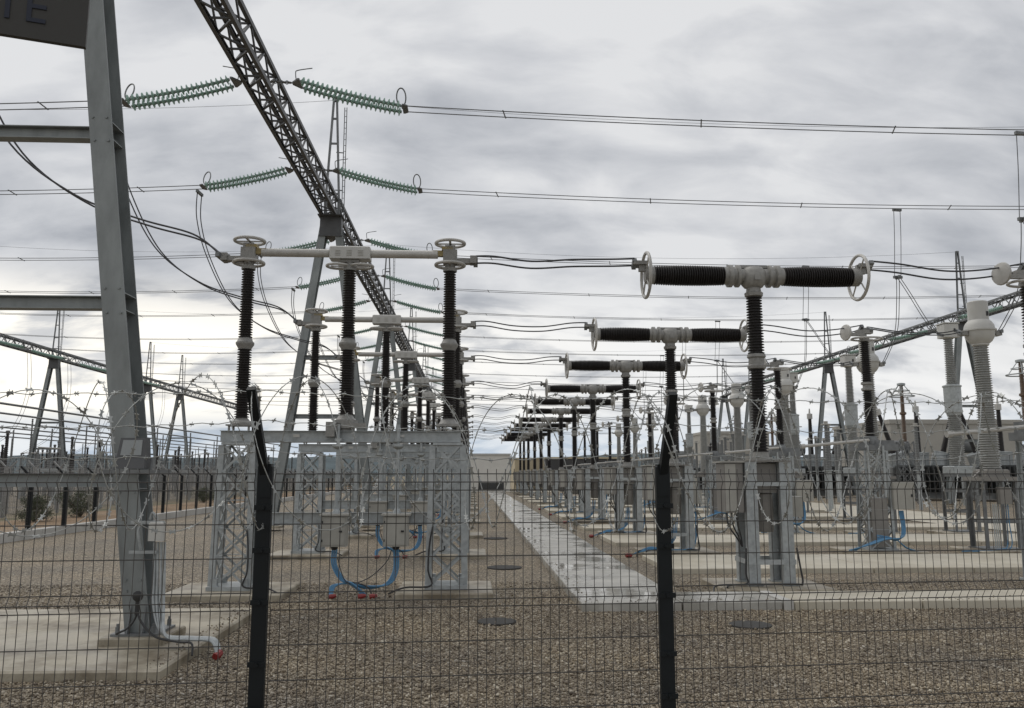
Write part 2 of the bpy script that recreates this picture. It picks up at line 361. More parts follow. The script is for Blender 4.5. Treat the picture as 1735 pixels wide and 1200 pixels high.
# ------------------------------------------------------------------ ground
def sheet(name, x0, x1, y0, y1, z, m, nx=1, ny=1):
    b = MB(); b.add([(x0, y0, z), (x1, y0, z), (x1, y1, z), (x0, y1, z)], [(0, 1, 2, 3)]); return tag(b.build(name, m), kind='structure')
sheet('ground', -4000, 4000, -300, 6000, -0.012, 'ground')
sheet('gravel', -16.4, 62, -4, 150, 0.0, 'gravel')
sheet('dirt_road', -24, -16.6, -4, 170, -0.006, 'dirt')
sheet('substation_yard', -110, -28, 20, 230, -0.006, 'gravel')
sheet('access_road', 22.5, 28.5, 18, 140, 0.03, 'slab')
sheet('service_road', 4.5, 60, 111.5, 117, 0.02, 'slab')

def slab_run(name, x0, x1, y0, y1, z, m, step, along):
    b = MB(); a0, a1 = (y0, y1) if along == 'y' else (x0, x1); n = max(1, round((a1 - a0) / step)); p = (a1 - a0) / n
    for i in range(n):
        c = a0 + (i + .5) * p; dz = random.uniform(-.004, .004)
        if along == 'y': b.bevbox(((x0 + x1) / 2, c, (z + dz) / 2), (x1 - x0, p - .026, z + dz), .014)
        else: b.bevbox((c, (y0 + y1) / 2, (z + dz) / 2), (p - .026, y1 - y0, z + dz), .014)
    return tag(b.build(name, m), kind='structure')
slab_run('path', 1.93, 3.86, 16.25, 111, .15, 'path', 2.4, 'y')
slab_run('cross_path', 1.93, 5.55, 14.95, 16.235, .15, 'path', 1.9, 'x')
slab_run('cross_path', 5.75, 34, 14.95, 16.235, .15, 'slab', 2.4, 'x')
b = MB(); b.bevbox((5.65, 15.55, .085), (.17, 1.28, .17), .01); tag(b.build('path_joint', 'kerb'), kind='structure')
for i, y in enumerate(PH[:9]):
    slab_run('cable_trench_cover', 4.8, 22.4 if i else 30, y + 2.9, y + 6.3 if i % 3 < 2 else y + 5.4, .13, 'slab', 2.6, 'x')

def stones():
    bm = bmesh.new(); bmesh.ops.create_icosphere(bm, subdivisions=1, radius=1.0)
    bv = np.array([v.co[:] for v in bm.verts]); bf = np.array([[v.index for v in f.verts] for f in bm.faces]); bm.free()
    V = []; F = []; off = 0
    regs = [(-7, 8.5, 7.4, 10.5, 1350), (-9, 10.5, 10.5, 15.0, 850), (-12, 14, 15, 19, 380)]
    for x0, x1, y0, y1, dens in regs:
        n = int((x1 - x0) * (y1 - y0) * dens)
        px = rng.uniform(x0, x1, n); py = rng.uniform(y0, y1, n)
        keep = (np.abs(px - .048 * py) < .64 * py + .3) & ~((px > 1.9) & (py > 14.93) & (py < 16.27)) & ~((px > 1.9) & (px < 3.9) & (py > 14.9)) & ~((px < -3.6) & (py > 10.3) & (py < 14.95))
        keep &= ~((np.abs(px - 6.12) < 1.15) & (np.abs(py - 17.35) < 1.1)) & ~((px > 4.75) & (py > 20.2) & (py < 23.8)) & ~((np.abs(px + 4.78) < 1.1) & (np.abs(py - 17.4) < 1.1)) & ~((np.abs(px + .5) < 1.05) & (np.abs(py - 17.4) < 1.1))
        px, py = px[keep], py[keep]; n = len(px)
        s = rng.lognormal(math.log(.0108), .36, n).clip(.006, .03)
        sc = np.stack([s * rng.uniform(.8, 1.35, n), s * rng.uniform(.7, 1.1, n), s * rng.uniform(.5, .85, n)], 1)
        jit = rng.uniform(.78, 1.18, (n, len(bv), 1))
        v = bv[None] * jit * sc[:, None, :]
        a = rng.uniform(0, 6.283, n); ca, sa = np.cos(a)[:, None], np.sin(a)[:, None]
        tl = rng.uniform(-.6, .6, n)[:, None]; x, y, z = v[..., 0], v[..., 1], v[..., 2]
        x, z = x * np.cos(tl) - z * np.sin(tl), x * np.sin(tl) + z * np.cos(tl)
        w = np.stack([x * ca - y * sa + px[:, None], x * sa + y * ca + py[:, None], z + (s * rng.uniform(.2, .9, n))[:, None]], 2)
        V.append(w.reshape(-1, 3)); F.append((bf[None] + (np.arange(n) * len(bv))[:, None, None] + off).reshape(-1, 3)); off += n * len(bv)
    n = 420; k = rng.integers(0, 3, n); ed = np.abs(rng.normal(0, .16, n))
    px = np.where(k == 0, 1.95 + ed, np.where(k == 1, rng.uniform(1.95, 12, n), -3.7 - ed)); py = np.where(k == 0, rng.uniform(15, 40, n), np.where(k == 1, 14.98 + ed, rng.uniform(10.4, 14.8, n))); pz = np.where(k == 2, .125, .152)
    s = rng.uniform(.006, .016, n); v = bv[None] * rng.uniform(.75, 1.2, (n, len(bv), 1)) * s[:, None, None] * np.array([1.2, .9, .7])
    w = v + np.stack([px, py, pz + s * .4], 1)[:, None, :]
    V.append(w.reshape(-1, 3)); F.append((bf[None] + (np.arange(n) * len(bv))[:, None, None] + off).reshape(-1, 3))
    V = np.concatenate(V); F = np.concatenate(F)
    me = bpy.data.meshes.new('gravel_stones'); me.vertices.add(len(V)); me.vertices.foreach_set('co', V.ravel().astype(np.float32))
    me.loops.add(F.size); me.loops.foreach_set('vertex_index', F.ravel().astype(np.int32))
    me.polygons.add(len(F)); me.polygons.foreach_set('loop_start', np.arange(0, F.size, 3, dtype=np.int32)); me.polygons.foreach_set('loop_total', np.full(len(F), 3, np.int32))
    me.update(calc_edges=True); me.materials.append(M['stone'])
    o = bpy.data.objects.new('gravel_stones', me); COL.objects.link(o)
    tag(o, 'loose grey brown gravel stones covering the near ground', 'gravel', kind='stuff')
stones()

# foundation pads
pads = []
def pad(x, y, sx, sy, h, label, cat='concrete pad', group=None, m='pad'):
    b = MB(); b.bevbox((0, 0, h / 2), (sx, sy, h), .025); o = b.build('concrete_pad', m, loc=(x, y, 0)); tag(o, label, cat, group); return o
pad(-6.55, 12.62, 5.8, 4.6, .12, 'broad stained concrete pad under the big leaning steel column')
for i, y in enumerate(PH):
    pad(-4.78, y, 2.3 if i == 0 else 2.1, 1.9, .12, f'concrete pad under the left lattice leg of the {ORD[i]} three-column disconnector', group='pads under the disconnector row')
    pad(-.52, y, 1.9, 1.9, .12, f'concrete pad under the right lattice leg of the {ORD[i]} three-column disconnector', group='pads under the disconnector row')
    pad(6.12, y + .0, 2.2, 1.9, .15, f'concrete pad under the four steel legs of the {ORD[i]} T-shaped breaker', group='pads under the breaker row')

# ------------------------------------------------------------------ hills and far trees
def ridge(name, y0, depth, x0, x1, h, seed, m, nx=160, ny=8, label=None):
    r = random.Random(seed); ph = [(r.uniform(0, 6.28), r.uniform(.6, 1.4)) for _ in range(12)]
    def H(x):
        t = (x - x0) / (x1 - x0); v = 0
        for k, (p, a) in enumerate(ph): v += a * math.sin(t * (k + 1) * 5.1 + p) / (k + 1.3)
        return h * (.62 + .2 * v) * min(1, 6 * t, 6 * (1 - t))
    vs = []; fs = []
    for j in range(ny + 1):
        for i in range(nx + 1):
            x = x0 + (x1 - x0) * i / nx; s = math.sin(math.pi * min(1, j / ny)) ** .8
            vs.append((x, y0 + depth * j / ny, max(-1, H(x) * s + r.uniform(-.03, .03) * h * s)))
    for j in range(ny):
        for i in range(nx): a = j * (nx + 1) + i; fs.append((a, a + 1, a + nx + 2, a + nx + 1))
    b = MB(); b.add(vs, fs, True); return tag(b.build(name, m), kind='structure')
ridge('hills', 1900, 900, -1900, 1500, 82, 3, 'hill')
ridge('hills', 2700, 900, -3000, 2600, 105, 9, 'hill')

# ------------------------------------------------------------------ gantry towers and beams
def make_tower():
    t = thing('gantry_tower', '', 'gantry tower', group='A-frame gantry towers')
    for s in (-1, 1):
        b = MB(); b.hsec((s * 2.12, 0, .22), (s * .27, 0, BZ), .33, .46, .02, up=(0, 1, 0))
        for z in (2.14, 2.5, 4.7, 5.06, 7.3, 7.66, .8, .95):
            xx = s * (2.12 - (z - .22) * 1.85 / (BZ - .22))
            for e in (-.1, .1): b.lathe([(.018, -.004), (.018, .02)], 6, (xx + e, -.23, z), (0, -1, 0))
        lg = b.build('leg', 'column', t)
        q = MB(); q.box((s * 2.12, 0, .235), (.62, .72, .035))
        for x in (-.24, .24):
            for y in (-.3, .3): q.lathe([(.03, 0), (.03, .09), (.018, .09), (.018, .13)], 8, (s * 2.12 + x, y, .25))
        for x in (-.1, .1):
            q.add([(s * 2.12 + x - .008, -.24, .25), (s * 2.12 + x + .008, -.24, .25), (s * 2.12 + x + .008, -.35, .25), (s * 2.12 + x - .008, -.35, .25), (s * 2.12 + x - .008, -.24, .62), (s * 2.12 + x + .008, -.24, .62)],
                  [(0, 1, 2, 3), (0, 4, 5, 1), (3, 2, 5, 4), (1, 5, 2), (0, 3, 4)])
        q.build('base_plate', 'galv_dark', lg)
        q = MB(); q.bevbox((s * 2.12, 0, .165), (.86, .95, .11), .02); q.build('grout_bed', 'pad', lg)
    for z in (2.31, 4.88, 7.48):
        hw = 2.12 - (z - .22) * 1.85 / (BZ - .22) - .01
        b = MB(); b.hsec((-hw, 0, z), (hw, 0, z), .2, .19, .014)
        for s in (-1, 1):      # stiffeners where the brace meets the leg
            for dz in (-.12, .12): b.box((s * (hw + .085), -.0, z + dz), (.15, .40, .014))
        b.build('brace', 'column', t)
    b = MB(); b.box((0, 0, BZ - .3), (.95, .5, .9)); b.box((0, 0, BZ + .13), (1.1, 1.0, .05)); b.box((0, 0, BZ - .78), (1.05, .6, .05)); b.build('apex_cap', 'truss', t)
    b = MB()
    for s in (-1, 1): b.csec((s * .30, 0, BZ + .9), (s * .07, 0, 19.5), .09, .12, .012, up=(0, 1, 0))
    for z in (15.0, 16.1, 17.4, 18.6): w = .30 - .23 * (z - 14.65) / 4.9; b.bar((-w, 0, z), (w, 0, z), .07, .08)
    for s in (-1, 1): b.bar((s * .30, 0, BZ + .15), (s * .30, 0, BZ + .95), .12, .14, up=(0, 1, 0))
    b.box((0, 0, 19.5), (.22, .16, .12)); b.build('mast', 'galv_dark', t)
    b = MB()
    for s in (-.05, .05): b.bar((.47 + s, .1, 13.9), (.47 + s, .1, 19.2), .035)
    for k in range(19): b.bar((.42, .1, 14.0 + k * .28), (.52, .1, 14.0 + k * .28), .02)
    for z in (15.2, 17.0): b.bar((.1, .05, z), (.45, .1, z), .04)
    b.build('ladder', 'galv_dark', t)
    return t
tw = make_tower(); used = [False]
for i, y in enumerate(TW):
    place(tw, used, (LX - (.26 if i == 0 else 0), y, 0), ('massive leaning grey steel column with cross braces at the left edge, nearest tower' if i == 0 else f'A-frame steel gantry tower with a tall mast, {ORD[i]} along the left beam line'))
RT = [36.5, 60.8, 85.1, 109.4, 121.5]; FT = [60.8, 85.1, 109.4, 121.5, 165]
for i, y in enumerate(RT): place(tw, used, (RX, y, 0), f'A-frame gantry tower under the right-hand beam, {ORD[i]} one counted from the camera')
for i, y in enumerate(FT): place(tw, used, (FX, y, 0), f'distant A-frame gantry tower beyond the left fence, {ORD[i]} one from the camera')

def truss(x, y0, y1, label, group, xa=None, m='truss'):
    o = thing('truss_beam', label, 'lattice beam', (x, (y0 + y1) / 2, BZ + .16), group)
    W, H, Lg = .32, .86, (y1 - y0) / 2 - .03; n = max(4, int(round(2 * Lg / .78))); p = 2 * Lg / n; dx = ((xa if xa is not None else x) - x) / 2
    def pt(sx, y, sz): return (sx * W - dx * (y / Lg) * 1.0, y, .05 + sz * (H - .1))
    for sx in (-1, 1):
        for sz in (0, 1):
            b = MB(); b.csec(pt(sx, -Lg, sz), pt(sx, Lg, sz), .11, .16 if sz == 0 else .14, .014, up=(0, 0, 1)) if sx < 0 else b.csec(pt(sx, Lg, sz), pt(sx, -Lg, sz), .11, .16 if sz == 0 else .14, .014)
            b.build('chord', m, o)
    b = MB()
    for i in range(n):
        a, c = -Lg + i * p, -Lg + (i + 1) * p
        s0, s1 = (0, 1) if i % 2 else (1, 0)
        for sx in (-1, 1): b.bar(pt(sx, a, s0), pt(sx, c, s1), .05, .06)
        for sz in (0, 1):
            b.bar(pt(-1 if i % 2 else 1, a, sz), pt(1 if i % 2 else -1, c, sz), .055, .05)
            if i % 2 == 0: b.bar(pt(-1, a, sz), pt(1, a, sz), .05, .05)
    b.build('bracing', m, o)
    return o
truss(LX - .09 + .0, -12.1, TW[0], 'dark lattice beam running out over the camera above the leaning column', 'left gantry beams')
for i in range(5): truss(LX - (.09 if i == 0 else 0), TW[i], TW[i + 1], f'dark lattice steel beam overhead on the left line, {ORD[i]} span between towers', 'left gantry beams', None)
for i in range(4): truss(RX, RT[i], RT[i + 1], f'grey lattice beam high on the right, {ORD[i]} span between its towers', 'right gantry beams', None, 'galv_dark')
truss(FX, 44, 60.8, 'far left lattice beam span ending at the frame edge', 'far left gantry beams', None, 'galv_dark')
for i in range(3): truss(FX, FT[i], FT[i + 1], f'far lattice beam beyond the left fence, {ORD[i]} span between towers', 'far left gantry beams', None, 'galv_dark')
truss(FX, FT[3], FT[4], 'farthest lattice beam span beyond the left fence', 'far left gantry beams', None, 'galv_dark')

# ------------------------------------------------------------------ glass insulator strings
STL = 2.95; DROP = .70
def make_string(ch):
    t = thing('insulator_string', '', 'insulator string', group='green glass insulator strings')
    # runs along +X from the beam (origin) outwards
    def c(u): return Vector((.42 + ch + u * STL, 0, -.08 - DROP * u + .22 * (u * u - u)))
    b = MB(); prof = [(.05, -.055), (.06, -.02), (.135, .0), (.14, .012), (.07, .035), (.045, .04), (.045, .075)]
    for sy in (-.22, .22):
        st = MB()
        for k in range(21):
            u = (k + .5) / 21; p = c(u); d = (c(u + .01) - c(u - .01)).normalized()
            st.lathe(prof, 12, p + Vector((0, sy, 0)), d)
        so = st.build('disc_string', 'glass', t)
        pin = MB(); pin.tube([c(u / 10) + Vector((0, sy, 0)) for u in range(11)], .038, 6); pin.build('caps_and_pins', 'galv_dark', so)
    b = MB(); k0 = .16 + ch
    b.tube([(0, 0, 0), (k0, 0, -.04)], .022, 5)
    for k in range(int(k0 / .085)): b.torus((.05 + k * .085, 0, -.01 - .02 * k / 5), (0, 1, 0) if k % 2 else (0, 0, 1), .05, .017, 10, 5)
    b.build('chain', 'galv_dark', t)
    b = MB(); b.prism((k0 + .08, 0, -.08), (k0 + .08, 0, -.03), [(-.06, -.1), (.06, -.1), (.3, .1), (.3, .16), (-.3, .16), (-.3, .1)], up=(1, 0, 0)); b.build('yoke_plate', 'galv_dark', t)
    e = c(1)
    b = MB(); b.prism(e + Vector((.05, 0, -.02)), e + Vector((.05, 0, .02)), [(-.3, 0), (.3, 0), (.3, .06), (.22, .16), (-.22, .16), (-.3, .06)], up=(1, 0, 0)); b.build('end_plate', 'galv_dark', t)
    b = MB(); b.tube(smooth_pts([(k0 + .1, 0, -.05), (k0 + .06, 0, .26), (k0 + .12, 0, .36), (k0 + .55, 0, .44)], 5), .016, 5); b.build('arcing_horn', 'galv_dark', t)
    b = MB(); q = e + Vector((.0, 0, .36)); b.torus(q, (.35, 1, .25), .27, .022, 20, 6, .55); b.tube([e + Vector((.05, 0, 0)), e + Vector((0, 0, .12))], .022, 5); b.build('corona_ring', 'galv_dark', t)
    return t, c(1)
sp_, send = make_string(0); used = [False]; sr_, sendr = make_string(.5); used_r = [False]
def strphases(tws, extra=()): return [t + d for t in tws for d in (3.8, 11.3, 18.5)]
SZ = BZ + .22
LY = [y for y in strphases([-12.1] + TW[:5]) if y > 12]
SAG = []
for i, y in enumerate(LY):
    place(sp_, used, (LX - .36, y, SZ), f'twin glass insulator string pulling left from the overhead beam, {ORD[i]} from the camera', math.pi)
    place(sr_, used_r, (LX + .36, y, SZ), f'twin glass insulator string pulling right from the overhead beam, {ORD[i]} from the camera', 0)
RY = [y for y in strphases([36.5, 60.8, 85.1])]
for i, y in enumerate(RY): place(sp_, used, (RX - .36, y, SZ), f'glass insulator string on the left face of the right-hand beam, {ORD[i]} from the camera', math.pi)
FY = [y for y in strphases([60.8, 85.1])]
for i, y in enumerate(FY): place(sp_, used, (FX + .36, y, SZ), f'glass insulator string on the far left beam, {ORD[i]} from the camera', 0)

def twin(p0, p1, s, label, group, r=.016, sep=.2, spacers=6, name='twin_conductor', m='wire', n=24, cat='power line'):
    o = thing(name, label, cat, p0, group); P = sag(p0, p1, s, n); p0 = Vector(p0)
    for q in (-sep, sep):
        b = MB(); b.tube([v + Vector((0, q, 0)) - p0 for v in P], r, 5); b.build('conductor', m, o)
    for k in range(spacers):
        b = MB(); jj = int((k + .6) / spacers * n); v = P[jj] - p0
        b.tube([v + Vector((-.06, -sep, .02)), v + Vector((-.05, -sep, .03)), v + Vector((.05, sep, -.03)), v + Vector((.06, sep, -.02))], .02, 5); b.build('spacer', 'galv_dark', o)
    return o
ex, ez = send.x + .1, send.z; exr = sendr.x + .1
for i, y in enumerate(LY):
    twin((LX + .36 + exr, y, SZ + ez), (RX - .36 - ex, y, SZ + ez), .36, f'twin overhead conductors strung right across the yard, {ORD[i]} pair from the camera', 'overhead conductors to the right')
    twin((LX - .36 - ex, y, SZ + ez), (FX + .36 + ex, y, SZ + ez), .45, f'twin overhead conductors strung towards the far left, {ORD[i]} pair from the camera', 'overhead conductors to the left')
for i, y in enumerate(TW[1:5]):
    for x1, sd in ((RX, 'right'), (FX, 'left')):
        b = MB(); b.tube([v - Vector((LX, y, 19.5)) for v in sag((LX, y, 19.5), (x1, y, 19.5), .8)], .009, 4); o = b.build('earth_wire', 'wire', loc=(LX, y, 19.5))
        tag(o, f'thin earth wire from the mast tip to the {sd}, {ORD[i]} of its row', 'earth wire', 'earth wires between mast tips')

# ------------------------------------------------------------------ disconnector (three black columns)
def lattice_leg(b, x, y, z0, z1, w0, w1, n, a=.09, br=.045):
    def c(sx, sy, t): w = (w0 + (w1 - w0) * t) / 2; return Vector((x + sx * w, y + sy * w, z0 + (z1 - z0) * t))
    for sx in (-1, 1):
        for sy in (-1, 1): b.angle(c(sx, sy, 0), c(sx, sy, 1), a, .012, (0, 1, 0), sx=sx if False else (-sx), sy=-sy)
    for i in range(n):
        t0, t1 = i / n, (i + 1) / n
        for (p, q) in (((-1, -1), (1, -1)), ((1, -1), (1, 1)), ((1, 1), (-1, 1)), ((-1, 1), (-1, -1))):
            b.bar(c(*p, t0), c(*q, t1), br, .01, (p[0] + q[0] + .01, p[1] + q[1], 0)); b.bar(c(*q, t0), c(*p, t1), br, .014, (p[0] + q[0] + .01, p[1] + q[1], 0))
            if i: b.bar(c(*p, t0), c(*q, t0), br, .012, (0, 0, 1))
def make_disconnector():
    t = thing('disconnector', '', 'disconnector', group='three-column disconnectors in the left row')
    for x in (-2.14, 2.14):
        b = MB(); lattice_leg(b, x, 0, .2, 2.98, .62, .50, 5, .12, .046); lg = b.build('lattice_leg', 'galv', t)
        b = MB(); b.box((x, 0, 3.01), (.6, .6, .05)); b.build('top_plate', 'galv', lg)
        b = MB(); b.box((x, 0, .155), (.85, .85, .085))
        for sx in (-.3, .3):
            for sy in (-.3, .3): b.box((x + sx, sy, .27), (.13, .13, .15))
        b.build('base_plate', 'galv', lg)
    b = MB()
    for sy in (-.2, .2): b.csec((-2.5, sy, 3.16), (2.4, sy, 3.16), .09, .23, .012)
    for x in (-2.3, -1.1, .0, 1.1, 2.3): b.box((x, 0, 3.16), (.08, .31, .18))
    b.build('top_beam', 'galv', t)
    b = MB(); b.box((-.95, -.252, 3.17), (.13, .012, .06)); b.box((1.2, -.252, 3.17), (.1, .012, .05)); b.build('label_plate', 'paint', t)
    b = MB(); b.csec((-1.9, -.16, 1.5), (1.9, -.16, 1.5), .08, .25, .012); b.build('lower_beam', 'galv', t)
    for x, zb in ((-2.14, 3.28), (0, 3.36), (2.14, 3.28)):
        b = MB()
        b.lathe(sheds(.158, .148, zb + .26, 5.0, .053, .046), 18, (x, 0, 0))
        b.lathe(sheds(.147, .132, 5.22, 6.72, .053, .042), 18, (x, 0, 0)); ins = b.build('insulator', 'porcelain', t)
        f = MB(); f.lathe([(.13, 4.98), (.135, 5.0), (.185, 5.08), (.19, 5.1), (.19, 5.13), (.17, 5.14), (.135, 5.22), (.1, 5.25)], 16, (x, 0, 0)); f.build('joint_flange', 'cast', ins)
        f = MB(); f.lathe([(.22, zb + .12), (.22, zb + .15), (.2, zb + .16), (.14, zb + .25), (.1, zb + .28)], 16, (x, 0, 0))
        if x:
            f.box((x, 0, zb + .11), (.52, .42, .03))
            for sx in (-.2, .2):
                for sy in (-.16, .16): f.lathe([(.025, 0), (.025, .13)], 8, (x + sx, sy, zb - .01))
        else:
            f.lathe([(.2, 3.28), (.2, 3.4), (.26, 3.42), (.26, 3.5)], 14, (x, 0, 0)); f.box((.2, -.2, 3.38), (.5, .12, .1)); f.box((-.25, -.28, 3.3), (.18, .2, .3))
        f.build('bottom_flange', 'cast', ins)
    for x in (-2.14, 2.14):
        s = -1 if x < 0 else 1
        b = MB(); b.lathe([(.15, 6.7), (.15, 6.78), (.11, 6.8), (.11, 6.95)], 12, (x, 0, 0)); b.box((x, 0, 7.02), (.3, .26, .3)); b.box((x + s * .28, 0, 6.93), (.5, .18, .1)); b.box((x - s * .0, 0, 7.22), (.22, .2, .1)); b.box((x + s * .5, -.09, 6.96), (.14, .08, .16)); b.box((x + s * .5, .09, 6.96), (.14, .08, .16))
        b.build('terminal_head', 'cast', t)
        b = MB(); b.box((x - s * .22, 0, 7.1), (.3, .12, .12)); b.box((x - s * .06, 0, 7.2), (.24, .2, .07)); b.build('contact', 'brass', t)
        for z in (7.33, 6.85):
            b = MB(); b.torus((x, 0, z), (0, 0, 1), .31, .035, 32, 8); b.bar((x - .3, 0, z - .01), (x + .3, 0, z - .01), .05, .02); b.bar((x, -.3, z - .01), (x, .3, z - .01), .05, .02); b.build('corona_ring', 'alu', t)
    for s in (-1, 1):
        b = MB(); b.lathe([(.05, 0), (.09, .02), (.09, 1.45), (.07, 1.46)], 16, (s * .42, 0, 7.08), (s, 0, 0)); b.build('contact_arm', 'alu', t)
    b = MB(); b.bevbox((0.01, 0, 7.07), (.86, .34, .27), .02); bh = b.build('arm_housing', 'paint', t)
    b = MB()
    for k in (-1, 0, 1):
        for j in range(4): b.box((k * .24, -.176, 7.0 + j * .035), (.11, .008, .009))
    b.build('vent_slots', 'cabinet', bh)
    b = MB(); b.lathe([(.14, 6.7), (.14, 6.78), (.09, 6.8), (.09, 6.95)], 12, (0, 0, 0)); b.box((0, 0, 6.9), (.4, .2, .05)); b.build('bearing_head', 'cast', t)
    b = MB()
    for s in (-1, 1):
        b.tube([Vector((s * .25 + .24 * math.cos(a), .22 * math.sin(a), 6.8)) for a in [2 * math.pi * k / 24 for k in range(24)]], .03, 8, closed=True)
    b.bar((-.4, 0, 6.8), (.4, 0, 6.8), .05, .02); b.build('corona_ring', 'alu', t)
    for x in (-.09, 1.13):
        b = MB(); b.bevbox((x, -.38, 1.27), (.5, .32, .6), .015); cb = b.build('control_box', 'cabinet', t)
        d = MB(); d.box((x, -.548, 1.27), (.44, .016, .53)); d.box((x, -.38, 1.59), (.58, .42, .035)); d.build('door', 'cabinet', cb)
        d = MB(); d.box((x + .14, -.565, 1.27), (.06, .02, .035)); d.box((x - .22, -.56, 1.45), (.02, .02, .05)); d.box((x - .22, -.56, 1.09), (.02, .02, .05)); d.build('handle', 'rubber', cb)
        d = MB(); d.lathe([(.06, .9), (.08, .97)], 10, (x, -.38, 0)); d.build('cable_gland', 'rubber', cb)
        b = MB(); b.tube([(x, -.3, 1.56), (x, -.3, 3.4)], .035, 8); b.lathe([(.08, 1.56), (.08, 1.64), (.05, 1.7)], 10, (x, -.3, 0)); b.lathe([(.09, 3.05), (.09, 3.12)], 10, (x, -.3, 0)); b.lathe([(.06, 2.9), (.12, 2.95), (.12, 3.0)], 10, (x, -.3, 0)); b.build('drive_rod', 'galv', t)
    for x in (-2.14, 2.14):
        b = MB(); s = -1 if x < 0 else 1
        b.tube(smooth_pts([(x - s * .28, -.3, 1.35), (x - s * .34, -.36, 1.0), (x - s * .36, -.4, .5), (x - s * .3, -.42, .2), (x - s * .8, -.6, .19), (x - s * 1.1, -.8, .1)], 5), .018, 5); b.build('earth_cable', 'rubber', t)
    return t
ds = make_disconnector(); used = [False]
for i, y in enumerate(PH): place(ds, used, (-2.64, y, 0), f'three-column disconnector with black insulators and pale cross arm, {ORD[i]} in the left row')

def cable(b, pts, r, n=6): b.tube(smooth_pts(pts, 6), r, n)
def disc_cables(y, i):
    o = thing('blue_cable_bundle', f'blue cables looping to the gravel from the control boxes of the {ORD[i]} disconnector', 'cables', (-2.64, y, 0), 'blue cables under the disconnectors')
    b = MB(); rr = random.Random(i)
    for k in range(3):
        d = k * .04
        cable(b, [(-.12 + d, -.4, .92), (-.12 + d, -.42, .62), (.06 + d, -.5, .34), (.33, -.55 - d, .22 + .025 * k), (.5 + d, -.6, .06)], .018)
        cable(b, [(1.09 + d, -.4, .92), (1.1 + d, -.42, .52), (.95 + d, -.5, .25), (.6, -.52 - d, .17 + .025 * k), (.2, -.5, .26), (-.02 - d, -.55, .22), (-.06 - d * .5, -.7, .06)], .018)
    b.build('cable', 'blue', o)
    b = MB(); cable(b, [(1.05, -.45, .9), (.95, -.5, .66), (.6, -.58, .36), (.2, -.6, .3), (-.02, -.4, .75)], .01); cable(b, [(.3, -.6, .3), (.6, -.62, .22), (.72, -.7, .06)], .014); b.build('cable', 'rubber', o)
    for x in (-.04, .53, .75): b = MB(); b.lathe([(.045, -.08), (.05, -.02), (.03, .07)], 8, (x, -.74, .05), (1, .2, .15)); b.build('sealing_plug', 'red', o)
for i in range(5): disc_cables(PH[i], i)

